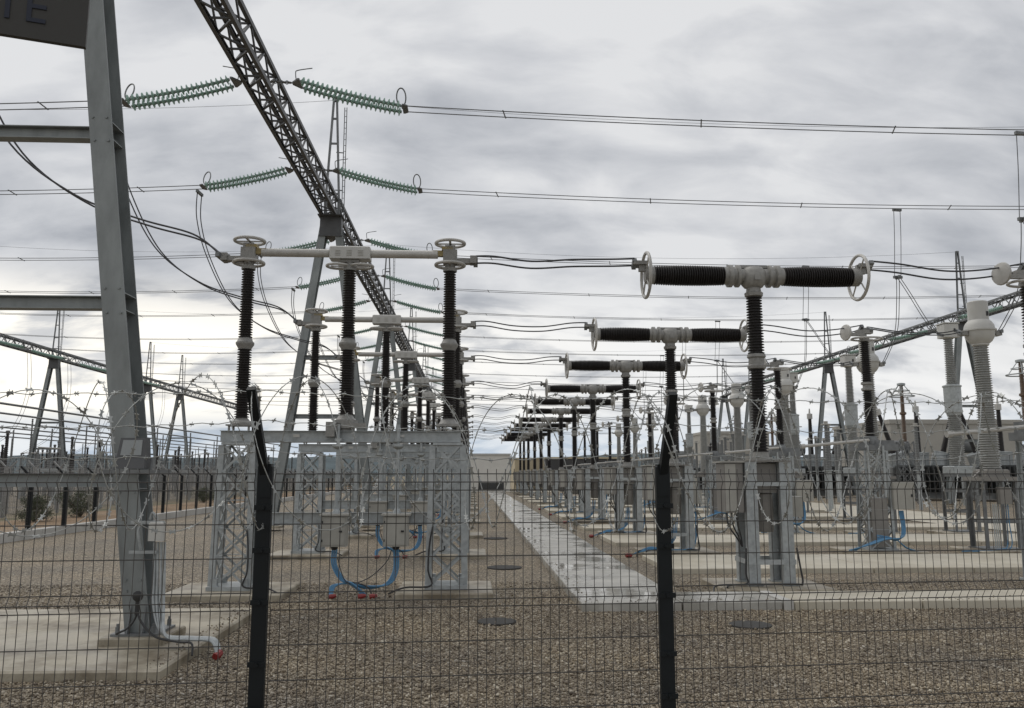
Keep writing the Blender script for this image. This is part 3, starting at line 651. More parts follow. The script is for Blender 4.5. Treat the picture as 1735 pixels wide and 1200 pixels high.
# ------------------------------------------------------------------ T-shaped breakers
def make_breaker():
    t = thing('circuit_breaker', '', 'circuit breaker', group='T-shaped circuit breakers')
    for sx in (-1, 1):
        for sy in (-1, 1):
            b = MB(); x = sx * .36; b.csec((x, sy * .33, .17), (x, sy * .33, 2.66), .16, .24, .014, up=(1, 0, 0)) if sy < 0 else b.csec((x, sy * .33, 2.66), (x, sy * .33, .17), .16, .24, .014, up=(1, 0, 0))
            b.box((x, sy * .33, .165), (.3, .26, .03))
            for z in (2.5, 2.56, .8): b.lathe([(.02, 0), (.02, .02)], 6, (x, sy * .33 - .08 if sy < 0 else sy * .33 - .1, z), (0, -1, 0))
            b.build('leg', 'galv', t)
    b = MB()
    for z in (.62, 2.2):
        b = MB()
        for sy in (-1, 1): b.bar((-.5, sy * .42, z), (.5, sy * .42, z), .012, .1)
        for sx in (-1, 1): b.bar((sx * .49, -.43, z), (sx * .49, .43, z), .012, .096)
        b.build('brace', 'galv', t)
    b = MB(); b.bevbox((0, 0, 2.32), (.46, .5, .62), .02); b.box((0, 0, 2.66), (.95, .86, .03)); b.lathe([(.17, 1.2), (.19, 1.25), (.19, 1.98), (.17, 2.0)], 14, (.02, 0, 0)); b.build('drive_mechanism', 'dark_cab', t)
    b = MB(); b.bevbox((-.70, -.05, 2.12), (.40, .6, 1.02), .015); c1 = b.build('control_cabinet', 'dark_cab', t)
    d = MB(); d.box((-.70, -.05, 2.645), (.5, .7, .03)); d.box((-.78, -.358, 2.12), (.22, .014, .96)); d.build('lid_and_door', 'cabinet', c1)
    b = MB(); b.bevbox((.66, .1, 1.72), (.34, .4, .42), .012); b.build('junction_box', 'cabinet', t)
    b = MB(); b.lathe([(.24, 2.68), (.24, 2.73), (.17, 2.75), (.16, 2.86)], 16); b.build('column_flange', 'cast', t); b = MB(); b.lathe([(.15, 4.62), (.19, 4.64), (.2, 4.7), (.165, 4.73), (.165, 4.86), (.2, 4.89), (.19, 4.95), (.14, 4.97)], 16); b.build('column_flange', 'cast', t); b = MB(); b.lathe([(.13, 6.2), (.19, 6.23), (.2, 6.3), (.16, 6.33), (.15, 6.42), (.2, 6.46)], 16); b.build('column_flange', 'cast', t)
    for z0, z1 in ((2.84, 4.64), (4.95, 6.22)):
        b = MB(); b.lathe(sheds(.18, .17, z0, z1, .06, .052), 18); b.build('column_insulator', 'porcelain', t)
    b = MB(); b.lathe([(.10, 6.40), (.2, 6.43), (.27, 6.52), (.29, 6.64), (.27, 6.78), (.2, 6.86), (.08, 6.88)], 18)
    for s in (-1, 1): b.lathe([(.17, 0), (.17, .2), (.25, .22), (.25, .28), (.2, .3), (.19, .36), (.25, .38), (.25, .46), (.19, .47), (.19, .56)], 16, (s * .1, 0, 6.68), (s, 0, 0))
    b.box((0, 0, 6.88), (.7, .12, .05)); b.box((.0, -.28, 6.6), (.12, .04, .12)); b.build('interrupter_head', 'cast', t)
    for s in (-1, 1):
        prof = []; k = 30
        for i in range(k):
            u = i / k; z = u * 1.56; ro = .205 + .022 * math.sin(math.pi * u) ** .8; p = 1.56 / k
            prof += [(ro - .05, z), (ro - .05, z + p * .2), (ro, z + p * .42), (ro - .003, z + p * .62), (ro - .05, z + p * .95)]
        b = MB(); b.lathe(prof, 20, (s * .64, 0, 6.68), (s, 0, 0)); b.build('arm_insulator', 'porcelain', t)
        b = MB(); b.lathe([(.19, 0), (.2, .02), (.2, .16), (.16, .18), (.16, .2)], 16, (s * 2.19, 0, 6.68), (s, 0, 0)); b.box((s * 2.42, 0, 6.86), (.2, .1, .2)); b.box((s * 2.5, -.08, 6.94), (.3, .07, .08)); b.box((s * 2.5, .08, 6.9), (.3, .07, .08)); b.build('end_cap', 'cast', t)
        b = MB(); b.torus((s * 2.36, 0, 6.68), (1, 0, 0), .49, .035, 36, 8)
        for a in (50, 130, 230, 310): b.tube([(s * 2.36, .15 * math.cos(R(a)), 6.68 + .15 * math.sin(R(a))), (s * 2.36, .48 * math.cos(R(a)), 6.68 + .48 * math.sin(R(a)))], .018, 6)
        b.build('corona_ring', 'alu', t)
    b = MB()
    b.tube(smooth_pts([(-.52, -.4, .9), (-.55, -.42, .4), (-.55, -.44, .2), (-1.0, -.5, .19), (-1.25, -.6, .17), (-1.35, -.85, .05)], 5), .02, 5)
    b.tube(smooth_pts([(.53, -.4, .9), (.58, -.42, .5), (.6, -.44, .2), (.4, -.5, .19), (-.8, -.52, .19), (-1.05, -.75, .17)], 5), .02, 5)
    for k in range(3): b.tube(smooth_pts([(-.8 + .1 * k, -.1, 1.62), (-.78 + .1 * k, -.1, 1.35), (-.62 + .05 * k, -.1, 1.1), (-.5, -.1, .9)], 5), .018, 5)
    b.build('earth_cable', 'rubber', t)
    return t
br = make_breaker(); used = [False]
for i, y in enumerate(PH): place(br, used, (6.12, y, 0), f'T-shaped breaker with two horizontal black insulator arms, {ORD[i]} in the right row')
def breaker_cables(i):
    o = thing('blue_cable_bundle', f'blue cables with red plugs on the gravel by the {ORD[i]} T-shaped breaker', 'cables', (6.12, PH[i], 0), 'blue cables under the breakers')
    b = MB()
    for k in range(4): cable(b, [(-.1 + .05 * k, -.1, 1.1), (-.2 + .04 * k, -.3, .5), (-.5, -.45 - .04 * k, .25), (-.9, -.55 + .04 * k, .2 + .02 * k), (-1.5, -.6 - .05 * k, .06)], .016)
    for k in range(2): cable(b, [(.62, .0, 1.5), (.6 + .05 * k, -.1, .9), (.5, -.3, .3), (.2, -.5, .2), (-.3, -.6, .2)], .016)
    b.build('cable', 'blue', o)
    for k in range(2): b = MB(); b.lathe([(.05, -.09), (.055, -.02), (.04, .08)], 8, (-1.55, -.62 - .16 * k, .06), (1, .1, .1)); b.build('sealing_plug', 'red', o)
for i in range(1, 6): breaker_cables(i)

# ------------------------------------------------------------------ black post disconnectors, current and voltage transformers
def make_post():
    t = thing('post_disconnector', '', 'disconnector', group='black post disconnectors')
    b = MB(); lattice_leg(b, 0, 0, .15, 3.1, .7, .6, 5, .08, .04); b.box((0, 0, .16), (.9, .9, .04)); b.build('support_frame', 'galv', t)
    b = MB(); b.box((.1, 0, 3.2), (1.3, .5, .18)); b.box((.35, 0, 3.35), (.6, .4, .14)); b.box((-.3, 0, 3.4), (.3, .4, .24)); b.lathe([(.2, 3.3), (.2, 3.45), (.16, 3.55)], 12); b.build('base_frame', 'galv_dark', t)
    for z0, z1 in ((3.55, 4.98), (5.2, 6.5)):
        b = MB(); b.lathe(sheds(.165, .15, z0, z1, .064, .05), 16); b.build('insulator', 'porcelain', t)
    b = MB(); b.lathe([(.12, 4.94), (.18, 4.98), (.18, 5.04), (.13, 5.06), (.13, 5.14), (.18, 5.16), (.18, 5.22), (.1, 5.24)], 14); b.lathe([(.1, 6.5), (.15, 6.52), (.15, 6.62), (.08, 6.64), (.08, 6.8)], 14); b.box((0, 0, 6.82), (.5, .2, .12)); b.box((-.3, -.1, 6.72), (.5, .1, .1)); b.box((.1, .1, 6.92), (.24, .12, .1)); b.build('head_fitting', 'cast', t)
    b = MB(); b.torus((0.08, 0, 6.6), (0, 0, 1), .36, .032, 26, 7, 1.3); b.build('corona_ring', 'alu', t)
    b = MB(); b.lathe([(.0, -.03), (.24, -.02), (.26, 0), (.24, .04), (.08, .07)], 18, (-.62, -.1, 6.78), (-1, -.25, 0)); b.build('arcing_disc', 'alu', t)
    b = MB(); b.tube([(-.2, -.3, 3.42), (-2.35, -.55, 3.22)], .045, 8); b.lathe([(.07, 0), (.07, .12)], 8, (-2.3, -.545, 3.225), (-1, -.1, -.09)); b.build('earthing_arm', 'alu', t)
    b = MB(); b.bevbox((-.02, -.1, .95), (.52, .5, 1.45), .015); b.build('drive_cabinet', 'dark_cab', t)
    b = MB(); b.bevbox((.72, -.25, 1.75), (.66, .4, .82), .015); cb = b.build('control_box', 'cabinet', t)
    b = MB(); b.box((.95, -.46, 1.75), (.05, .02, .08)); b.build('handle', 'rubber', cb)
    b = MB(); b.tube([(.2, -.36, 1.7), (.2, -.36, 3.25)], .035, 8); b.tube([(-.28, -.36, 1.7), (-.28, -.36, 3.25)], .03, 8); b.build('drive_rod', 'galv', t)
    return t
po = make_post(); used = [False]; PX, CX, VX = 12.3, 16.05, 19.5
for i, y in enumerate(PH[:10]):
    place(po, used, (PX, y, 0), f'slim black post disconnector on a galvanised lattice support, {ORD[i]} from the camera')
    if 0 < i < 8: pad(PX, y, 2.2, 1.9, .14, f'concrete pad under the {ORD[i]} black post disconnector', group='pads under the post disconnectors')
def post_cables(i):
    o = thing('blue_cable_bundle', f'tangle of blue cables round the foot of the {ORD[i]} black post disconnector', 'cables', (PX, PH[i], 0), 'blue cables at the post disconnectors'); b = MB()
    for k in range(5):
        d = k * .05
        cable(b, [(.6 + d * .6, -.3, 1.3), (.6 + d * .5, -.4, .7), (.35, -.6 - d, .45 + d * .4), (-.1, -.66 - d, .5), (-.55, -.6 - d, .35), (-.95 - d, -.6, .16)], .02)
    for k in range(3): cable(b, [(-.3, -.62, .5 + .05 * k), (.2, -.7, .5), (.5, -.72 - .04 * k, .25), (.75 + .05 * k, -.8, .14)], .018)
    b.build('cable', 'blue', o)
for i in range(1, 6): post_cables(i)

def frame_legs(b, w, d, z0, z1, a=.1, levels=(.4, .75)):
    for sx in (-1, 1):
        for sy in (-1, 1): b.angle((sx * w / 2, sy * d / 2, z0), (sx * w / 2, sy * d / 2, z1), a, .012, (0, 1, 0), sx=-sx, sy=-sy)
    for l in levels:
        z = z0 + (z1 - z0) * l
        for sy in (-1, 1): b.bar((-w / 2, sy * d / 2, z), (w / 2, sy * d / 2, z), .014, .1)
        for sx in (-1, 1): b.bar((sx * w / 2, -d / 2, z), (sx * w / 2, d / 2, z), .014, .1)
def make_ct():
    t = thing('current_transformer', '', 'current transformer', group='current transformers with domed heads')
    b = MB(); frame_legs(b, .95, .8, .15, 2.2, .12); b.box((0, 0, .16), (1.2, 1.0, .03)); b.build('support_frame', 'galv_dark', t)
    b = MB(); b.box((0, 0, 2.25), (1.25, 1.0, .12)); b.bevbox((0, 0, 2.42), (.75, .75, .24), .04)
    for s in (-1, 1): b.bar((s * .58, 0, 2.28), (s * .3, 0, 2.52), .1, .05)
    b.box((.0, -.55, 1.75), (.36, .2, .5)); b.build('base_box', 'dark_cab', t)
    b = MB(); b.lathe(sheds(.31, .22, 2.54, 6.45, .075, .05), 20); b.build('insulator', 'grey_porcelain', t)
    b = MB(); b.lathe([(.2, 6.38), (.25, 6.42), (.25, 6.46), (.34, 6.54), (.42, 6.68), (.445, 6.86), (.49, 6.87), (.49, 6.92), (.445, 6.93), (.43, 7.04), (.38, 7.14), (.31, 7.22)], 24); b.build('domed_head', 'paint', t)
    b = MB(); b.lathe([(.3, 7.22), (.3, 7.8), (.27, 7.83), (.05, 7.84)], 20); ex_ = b.build('expansion_can', 'paint', t)
    b = MB(); b.box((.12, -.285, 7.4), (.07, .03, .14)); b.build('level_gauge', 'rubber', ex_)
    b = MB()
    for s in (-1, 1): b.box((s * .55, 0, 6.8), (.2, .28, .14)); b.lathe([(.06, 0), (.06, .2)], 8, (s * .48, 0, 6.82), (s, 0, 0))
    b.build('terminal', 'cast', t)
    b = MB()
    for k in range(4): b.tube([(-.3 + .06 * k, -.42, 1.5), (-.32 + .06 * k, -.44, .2)], .018, 5)
    b.build('conduit', 'galv', t)
    b = MB(); cable(b, [(.05, -.5, 2.0), (.05, -.5, 1.0), (.0, -.52, .3), (-.3, -.6, .17), (-1.5, -.65, .12)], .018); cable(b, [(.12, -.5, 2.0), (.12, -.5, 1.0), (.1, -.55, .25), (-.4, -.64, .16), (-1.2, -.7, .12)], .016); b.build('cable', 'blue', t)
    return t
ct = make_ct(); used = [False]
for i, y in enumerate(PH[:10]):
    if i == 0: continue
    place(ct, used, (CX, y, 0), f'grey ribbed current transformer with a domed white head, {ORD[i - 1]} one visible from the camera')
    if i < 8: pad(CX, y, 2.0, 1.8, .14, f'concrete pad under the {ORD[i - 1]} domed current transformer', group='pads under the current transformers')
def make_vt():
    t = thing('voltage_transformer', '', 'voltage transformer', group='voltage transformers with a cylinder mid-height')
    b = MB(); frame_legs(b, .85, .8, .15, 2.4, .1, (.35, .7, .97)); b.box((0, 0, .16), (1.1, 1.0, .03)); b.build('support_frame', 'galv_dark', t)
    b = MB(); b.bevbox((0, 0, 2.55), (.85, .8, .32), .03); b.build('base_box', 'galv', t)
    for z0, z1, r0, r1 in ((2.72, 4.75, .31, .26), (6.0, 7.9, .215, .185)):
        b = MB(); b.lathe(sheds(r0, r1, z0, z1, .075, .055), 18); b.build('insulator', 'grey_porcelain', t)
    b = MB(); b.lathe([(.26, 4.74), (.28, 4.84), (.32, 4.85), (.33, 5.88), (.36, 5.9), (.36, 5.95), (.22, 6.0)], 20); b.build('tank', 'galv', t)
    b = MB(); b.bevbox((0, 0, 8.2), (.6, .6, .56), .03); b.box((0, 0, 8.5), (.66, .66, .04)); b.lathe([(.2, 7.88), (.26, 7.93)], 14); b.box((.35, 0, 8.0), (.2, .14, .1)); h = b.build('head_box', 'paint', t)
    b = MB(); b.box((.12, -.31, 8.2), (.07, .02, .14)); b.build('level_gauge', 'rubber', h)
    return t
vt = make_vt(); used = [False]
for i, y in enumerate(PH[:10]):
    if i < 1: continue
    place(vt, used, (VX, y, 0), f'tall voltage transformer with a plain cylinder between grey ribbed halves, {ORD[i - 1]} of its row')
    if i < 8: pad(VX, y, 2.0, 1.8, .14, f'concrete pad under the {ORD[i - 1]} tall voltage transformer', group='pads under the voltage transformers')

# ------------------------------------------------------------------ jumpers and droppers
def twin_path(pts, sepv, r, m, name, label, cat, group, fit=True):
    p0 = Vector(pts[0]); o = thing(name, label, cat, pts[0], group); sv = Vector(sepv)
    for s in (-1, 1):
        b = MB(); P = [p - p0 + sv * s for p in smooth_pts(pts, 8)]; b.tube(P, r, 6); b.build('cable', m, o)
    if fit:
        for p in (pts[0], pts[-1]):
            b = MB(); q = Vector(p) - p0; b.bar(q - sv * 1.3 - Vector((0, 0, .04)), q + sv * 1.3 - Vector((0, 0, .04)), .09, .1)
            b.build('clamp', 'galv_dark', o)
    return o
HZ = SZ + ez
for i, y in enumerate(PH):
    j = i; xs = -2.64 + 2.14 + .55; xe = 6.12 - 2.62; v = random.uniform(-.12, .12)
    P = [(xs, y, 6.98), (xs + .4, y, 6.98), (xs + 1.2, y, 6.86 + v * .3), (xs + 2.1, y, 6.86 + v), (xe - .5, y, 6.95), (xe, y, 6.97)]
    twin_path(P, (0, .07, -.06), .02, 'cable', 'jumper_cable', f'twin black cables sagging from the {ORD[i]} disconnector to the {ORD[i]} breaker', 'jumper cables', 'jumpers between disconnectors and breakers')
    if i < 10:
        P = [(6.12 + 2.62, y, 6.96), (9.4, y, 6.9), (10.4, y, 6.76), (11.3, y, 6.8), (PX - .1, y, 6.95)]
        twin_path(P, (0, .1, -.07), .02, 'cable', 'jumper_cable', f'twin black cables from the {ORD[i]} breaker over to the {ORD[i]} black post', 'jumper cables', 'jumpers between breakers and posts')
        if i: twin_path([(PX + .2, y, 6.95), (13.6, y, 6.8), (14.8, y, 6.78), (CX - .65, y, 6.88)], (0, .1, .05), .02, 'cable', 'jumper_cable', f'twin black cables from the {ORD[i]} black post to its domed transformer', 'jumper cables', 'jumpers between posts and transformers')
    # from the overhead line down to the left terminal
    yc = y - 1.6
    P = [(-10.5, yc, HZ - .1), (-10.5, yc + .1, HZ - 1.2), (-10.15, yc + .4, 10.6), (-9.3, y - .9, 8.95), (-8.15, y - .5, 8.05), (-6.9, y - .3, 7.62), (-5.9, y, 7.4), (-5.35, y, 7.0)]
    twin_path(P, (0.03, .16, -.02), .02, 'cable', 'dropper_cable', f'twin black cables swooping from the overhead line to the {ORD[i]} disconnector', 'dropper cables', 'droppers on the left side')
    if 0 < i < 10:
        yr = y - 1.6
        twin_path([(16.85, yr, HZ - .34), (16.8, yr, HZ - 1.6), (16.7, yr, 10.1)], (.14, 0.02, 0), .014, 'wire', 'dropper_cable', f'thin twin wires hanging straight from the overhead line, {ORD[i - 1]} pair on the right', 'dropper cables', 'straight droppers on the right')
        twin_path([(16.7, yr, 10.1), (17.2, yr + .2, 9.5), (18.1, yr + .7, 8.5), (18.9, y - .3, 8.05), (VX - .3, y, 8.1)], (.02, .16, 0.05), .014, 'wire', 'dropper_cable', f'twin wires curving from the hanging pair down to the {ORD[i - 1]} tall voltage transformer', 'dropper cables', 'curved droppers on the right')
        twin_path([(16.7, yr, 10.1), (16.75, yr + .2, 9.2), (16.8, yr + .6, 8.0), (16.75, y - .2, 7.1), (CX + .65, y, 6.9)], (.02, .14, 0), .014, 'wire', 'dropper_cable', f'twin wires running down to the {ORD[i - 1]} domed current transformer', 'dropper cables', 'lower droppers on the right')
# extra long droppers from the far left conductors down into the second yard
for i, y in enumerate(FY):
    twin_path([(FX + 4.2, y, HZ - .1), (FX + 3.4, y + 2, 9.5), (FX + 1.2, y + 4, 6.2), (FX - 2.0, y + 5, 4.4)], (.12, .06, 0), .016, 'wire', 'dropper_cable', f'pair of wires sloping down from the far left line, {ORD[i]} from the camera', 'dropper cables', 'far left droppers')

# ------------------------------------------------------------------ fittings on the near column
o = thing('floodlight', 'dark floodlight with a pale glass face on the leaning column', 'floodlight', (-4.66, 11.74, 2.47))
b = MB(); b.add([(-.2, -.16, 0), (.2, -.16, 0), (.2, .1, 0), (-.2, .1, 0), (-.17, -.07, .42), (.17, -.07, .42), (.17, .08, .42), (-.17, .08, .42)], [(3, 2, 1, 0), (4, 5, 6, 7), (0, 1, 5, 4), (1, 2, 6, 5), (2, 3, 7, 6), (3, 0, 4, 7)]); b.build('housing', 'truss', o)
b = MB(); b.add([(-.14, -.131, .18), (.14, -.131, .18), (.13, -.082, .39), (-.13, -.082, .39), (-.14, -.125, .18), (.14, -.125, .18), (.13, -.076, .39), (-.13, -.076, .39)], [(0, 1, 2, 3), (7, 6, 5, 4), (0, 4, 5, 1), (1, 5, 6, 2), (2, 6, 7, 3), (3, 7, 4, 0)]); b.build('glass', 'pane', o)
b = MB(); b.box((.1, -.14, -.04), (.9, .06, .05)); b.tube([(-.26, 0, .15), (-.26, -.02, -.05)], .02, 6); b.tube([(.24, 0, .15), (.24, -.02, -.05)], .02, 6); b.lathe([(.05, 0), (.05, .05)], 8, (-.22, 0, .16), (-1, 0, 0)); b.build('bracket', 'galv_dark', o)
o = thing('junction_box', 'small white junction box with conduits on the side of the leaning column', 'junction box', (-4.42, 12.0, 1.62))
b = MB(); b.bevbox((0.1, -.18, 0), (.2, .14, .26), .02); b.build('box', 'paint', o)
b = MB(); b.bar((-.25, -.2, .12), (.2, -.2, .12), .03, .04); b.bar((-.25, -.2, -.28), (.12, -.2, -.28), .03, .04); b.tube(smooth_pts([(-.1, -.2, .1), (-.14, -.22, 0), (-.1, -.2, -.25)], 5), .02, 6); b.tube(smooth_pts([(.0, -.2, .16), (.04, -.22, .25), (.1, -.2, .16)], 5), .018, 6); b.build('bracket', 'galv', o)
b = MB()
for k in range(4): cable(b, [(.06 + .045 * k, -.14, -.15), (.09 + .045 * k, -.16, -.6), (.12 + .045 * k, -.2, -1.0), (.3 + .03 * k, -.3 - .05 * k, -1.34), (.7, -.35 - .05 * k, -1.38), (1.02, -.42 - .05 * k, -1.39), (1.12, -.5 - .05 * k, -1.52)], .02)
b.build('conduit', 'galv', o)
b = MB(); b.lathe([(.045, -.06), (.055, .0), (.045, .06)], 8, (1.13, -.62, -1.55), (0.3, 1, .3)); b.build('sealing_plug', 'red', o)
b = MB(); b.lathe([(.06, 0), (.07, .02), (.07, .05), (.03, .07)], 10, (-.06, -.26, -.85), (0, -1, 0)); b.bar((-.06, -.29, -.9), (-.06, -.29, -1.1), .05, .03)
cable(b, [(-.06, -.29, -.95), (-.07, -.3, -1.12), (-.16, -.32, -1.26), (-.3, -.3, -1.33), (-.34, -.2, -1.36)], .014); cable(b, [(-.05, -.29, -.95), (-.03, -.3, -1.12), (.1, -.36, -1.26), (.28, -.45, -1.36), (.6, -.55, -1.4), (.78, -.6, -1.41), (.82, -.68, -1.55)], .015); b.build('earth_cable', 'rubber', o)

# drain covers in the gravel
for (x, y, r, lab) in ((.42, 13.95, .27, 'round dark drain cover in gravel left of the path end'), (4.45, 13.45, .28, 'round dark drain cover in gravel right of the path end'), (.85, 21.8, .4, 'round drain cover sunk beside the left edge of the path'), (.9, 31.5, .4, 'far round drain cover beside the left edge of the path')):
    b = MB(); b.lathe([(r, 0), (r, .03), (r - .03, .045), (r - .07, .04), (.02, .042)], 22, (x, y, -.012)); b.lathe([(r + .05, 0), (r + .05, .025), (r + .01, .03)], 22, (x, y, .005)); tag(b.build('drain_cover', 'iron'), lab, 'drain cover')

# ------------------------------------------------------------------ near mesh fence with razor wire
def near_fence():
    P0, P1 = Vector((-1.247, 5.12, 0)), Vector((1.219, 5.3, 0)); d = (P1 - P0); L = d.length; d.normalize(); nrm = Vector((d.y, -d.x, 0))   # nrm points to the camera
    o = thing('mesh_fence', 'dark welded mesh fence with black posts and razor wire in the foreground', 'fence', P0)
    posts = [-1, 0, 1, 2.14]
    for k in posts:
        b = MB(); c = d * (L * k); b.bevbox(c + Vector((0, 0, 1.22)), (.088, .055, 2.46), .006)
        for z in (.5, 1.05, 1.3, 1.65, 1.95, 2.2): b.box(c + nrm * .034 + Vector((0, 0, z)), (.105, .012, .03)); b.lathe([(.011, 0), (.011, .02)], 6, c + nrm * .038 + Vector((0, 0, z)), nrm)
        p = b.build('post', 'fence', o)
        b = MB(); b.bar(c + Vector((0, 0, 2.38)), c + Vector((-.03 if k < 1 else .01, -.30, 2.89)), .046, .05, up=tuple(d)); b.box(c + Vector((0, 0, 2.36)), (.075, .07, .2)); b.build('barbed_wire_arm', 'fence', p)
    zs = [2.4, 2.35, 2.3, 2.1, 1.9, 1.7, 1.65, 1.6, 1.4, 1.2, 1.0, .95, .9, .7, .5, .3, .25, .2]
    fold = {2.35: .035, 1.65: .035, .95: .035, .25: .035}
    for k in (-1, 0, 1):
        b = MB(); a0 = L * k + .06; a1 = L * (2.14 if k == 1 else k + 1) - .06
        for z in zs:
            q = nrm * fold.get(z, 0); b.tube([d * a0 + q + Vector((0, 0, z)), d * a1 + q + Vector((0, 0, z))], .0034, 5)
        n = int((a1 - a0) / .055)
        for i in range(n + 1):
            s = a0 + (a1 - a0) * i / n; pts = [d * s + Vector((0, 0, 2.43))] + [d * s + nrm * (fold.get(z, 0) - .006) + Vector((0, 0, z)) for z in zs]
            b.tube(pts, .0024, 4)
        b.build('mesh_panel', 'fence_mesh', o)
    # barbed strands on the arms
    for j, t in enumerate((.25, .62, .97)):
        b = MB(); pts = []; off = nrm * (.30 * t) + Vector((0, 0, 2.42 + .47 * t)); n = 160
        s0, s1 = -L * 1.0, L * 2.0
        def at(s): f = (s / L) % 1.0; return d * s + off - Vector((0, 0, .05 * 4 * f * (1 - f) * (1 if j != 2 else .6))) + Vector((0, 0, .006 * math.sin(s * 31)))
        b.tube([at(s0 + (s1 - s0) * i / n) for i in range(n + 1)], .0026, 5)
        s = s0
        while s < s1:
            p = at(s); u = random.uniform(0, 3.14)
            for q in (0, 1.3): v = (nrm * math.cos(u + q) + Vector((0, 0, 1)) * math.sin(u + q)) * .016 + d * random.uniform(-.01, .01); b.tube([p - v, p + v], .0022, 4)
            b.tube([p - d * .012, p + d * .012], .0058, 5); s += random.uniform(.095, .13)
        b.build('barbed_wire', 'razor', o)
    # concertina coils: two interlaced helices
    for j, (hand, ph, pitch, kk) in enumerate(((1, .4, .80, -.15), (-1, 2.1, .74, .12), (1, 3.6, .63, .1))):
        b = MB(); r0 = .43; s0, s1 = -L * 1.05, L * 2.05; n = int((s1 - s0) / pitch * 44); P = []
        for i in range(n + 1):
            s = s0 + (s1 - s0) * i / n; a = hand * (s / pitch * 2 * math.pi) + ph; r = r0 * (1 + .05 * math.sin(s * 2.3 + j))
            P.append(d * (s + kk * hand * math.sin(a) + .05 * math.sin(a * .5 + s)) + nrm * (.13 + r * .75 * math.sin(a)) + Vector((0, 0, 2.5 + .03 * math.sin(1.7 * s + j) + r * math.cos(a))))
        b.tube(P, .003, 5)
        for i in range(2, n - 2, 2):
            p = P[i]; t = (P[i + 1] - P[i - 1]).normalized(); _, a_, u_ = frame(t); th = random.uniform(0, 6.28); w = (a_ * math.cos(th) + u_ * math.sin(th)); h = t.cross(w)
            k = .0115
            q = [p - t * .019 - w * k * 1.4, p - t * .006 - w * k * .6, p + t * .006 - w * k * .6, p + t * .019 - w * k * 1.4, p + t * .019 + w * k * 1.4, p + t * .006 + w * k * .6, p - t * .006 + w * k * .6, p - t * .019 + w * k * 1.4]
            e = h * .0011
            b.add([v - e for v in q] + [v + e for v in q], [(0, 7, 6, 1), (1, 6, 5, 2), (2, 5, 4, 3), (8, 9, 14, 15), (9, 10, 13, 14), (10, 11, 12, 13)] + [(m, (m + 1) % 8, (m + 1) % 8 + 8, m + 8) for m in range(8)])
        b.build('razor_coil', 'razor', o)
near_fence()

# left fence on its kerb, and the grey fence behind the dirt road
def long_fence(x, y0, y1, step, label, mm, pm, h, z0, arm, gap, name='mesh_fence', dx=0.0, pw=.13, wr=.003):
    o = thing(name, label, 'fence', (x, y0, 0)); n = int((y1 - y0) / step)
    for k in range(n + 1):
        yy = k * step; xx = dx * yy
        b = MB(); b.box((xx, yy, (h + z0) / 2 + .02), (pw, pw, h - z0 + .1)); b.bar((xx, yy, h), (xx - arm * .42, yy, h + .42), pw * .55, pw * .55, up=(0, 1, 0)); b.build('post', pm, o)
    b = MB(); e = n * step
    for z in np.arange(z0 + .1, h + .01, .2): b.tube([(0, 0, z), (dx * e, e, z)], wr * 1.2, 4)
    s = 0
    while s < e: b.tube([(dx * s, s, z0), (dx * s, s, h + .03)], wr, 4); s += gap
    for t in (.33, .66, 1): b.tube([(-arm * .42 * t, 0, h + .42 * t), (dx * e - arm * .42 * t, e, h + .42 * t)], .004, 4)
    b.build('mesh_panel', mm, o); return o
long_fence(-16.55, 18.7, 152, 2.72, 'long dark fence with leaning arms running away along the kerb on the left', 'fence_mesh', 'fence', 2.25, .3, 1, .11)
long_fence(-25.5, 20, 190, 3.0, 'grey mesh fence with angled arms beyond the dirt road', 'grey_fence', 'grey_fence', 2.75, .05, 1, .10, wr=.0045)
long_fence(-28.0, 22, 190, 3.0, 'second grey mesh fence standing just behind the first beyond the road', 'grey_fence', 'grey_fence', 2.75, .05, -1, .12, wr=.0045)
b = MB(); n = 44
for k in range(n): b.bevbox((0, 3 * k + 1.5, .16), (.3, 2.985, .34), .015)
tag(b.build('kerb_wall', 'kerb', loc=(-16.5, 18, 0)), 'low pale concrete kerb under the left boundary fence', 'kerb')

# shrubs between the fences
def shrub(x, y, r, h, label):
    o = thing('shrub', label, 'shrub', (x, y, 0), 'shrubs behind the left fence'); b = MB(); rr = random.Random(int(x * 10 + y)); cl = [(rr.gauss(0, r * .5), rr.gauss(0, r * .5), rr.uniform(.12, .85) * h, rr.uniform(.25, .45) * r) for _ in range(26)]
    for c in cl:
        for _ in range(170):
            v = Vector((rr.gauss(0, 1), rr.gauss(0, 1), rr.gauss(0, 1))).normalized() * c[3] * rr.uniform(.5, 1.1); p = Vector(c[:3]) + v; p.z = max(.03, p.z)
            a = Vector((rr.gauss(0, 1), rr.gauss(0, 1), rr.gauss(0, 1))).normalized() * .035; q = a.cross(Vector((rr.gauss(0, 1), rr.gauss(0, 1), rr.gauss(0, 1)))).normalized() * .02
            b.add([p - a, p - q, p + a, p + q], [(0, 1, 2, 3)])
    b.build('foliage', 'leaf', o); b = MB()
    for c in cl: b.tube([(0, 0, 0), (c[0] * .4, c[1] * .4, c[2] * .5), (c[0], c[1], c[2])], [.02, .014, .006], 5)
    b.build('stem', 'stem', o)
shrub(-22.3, 44, .75, 1.5, 'left one of two dull green shrubs behind the dark left fence'); shrub(-22.0, 48.5, .85, 1.55, 'right one of two dull green shrubs behind the dark left fence')
for i, (x, y) in enumerate(((-22.6, 72), (-23, 95))): shrub(x, y, .9, 1.3, ['low shrub farther along the dirt road', 'farthest low shrub along the dirt road'][i])

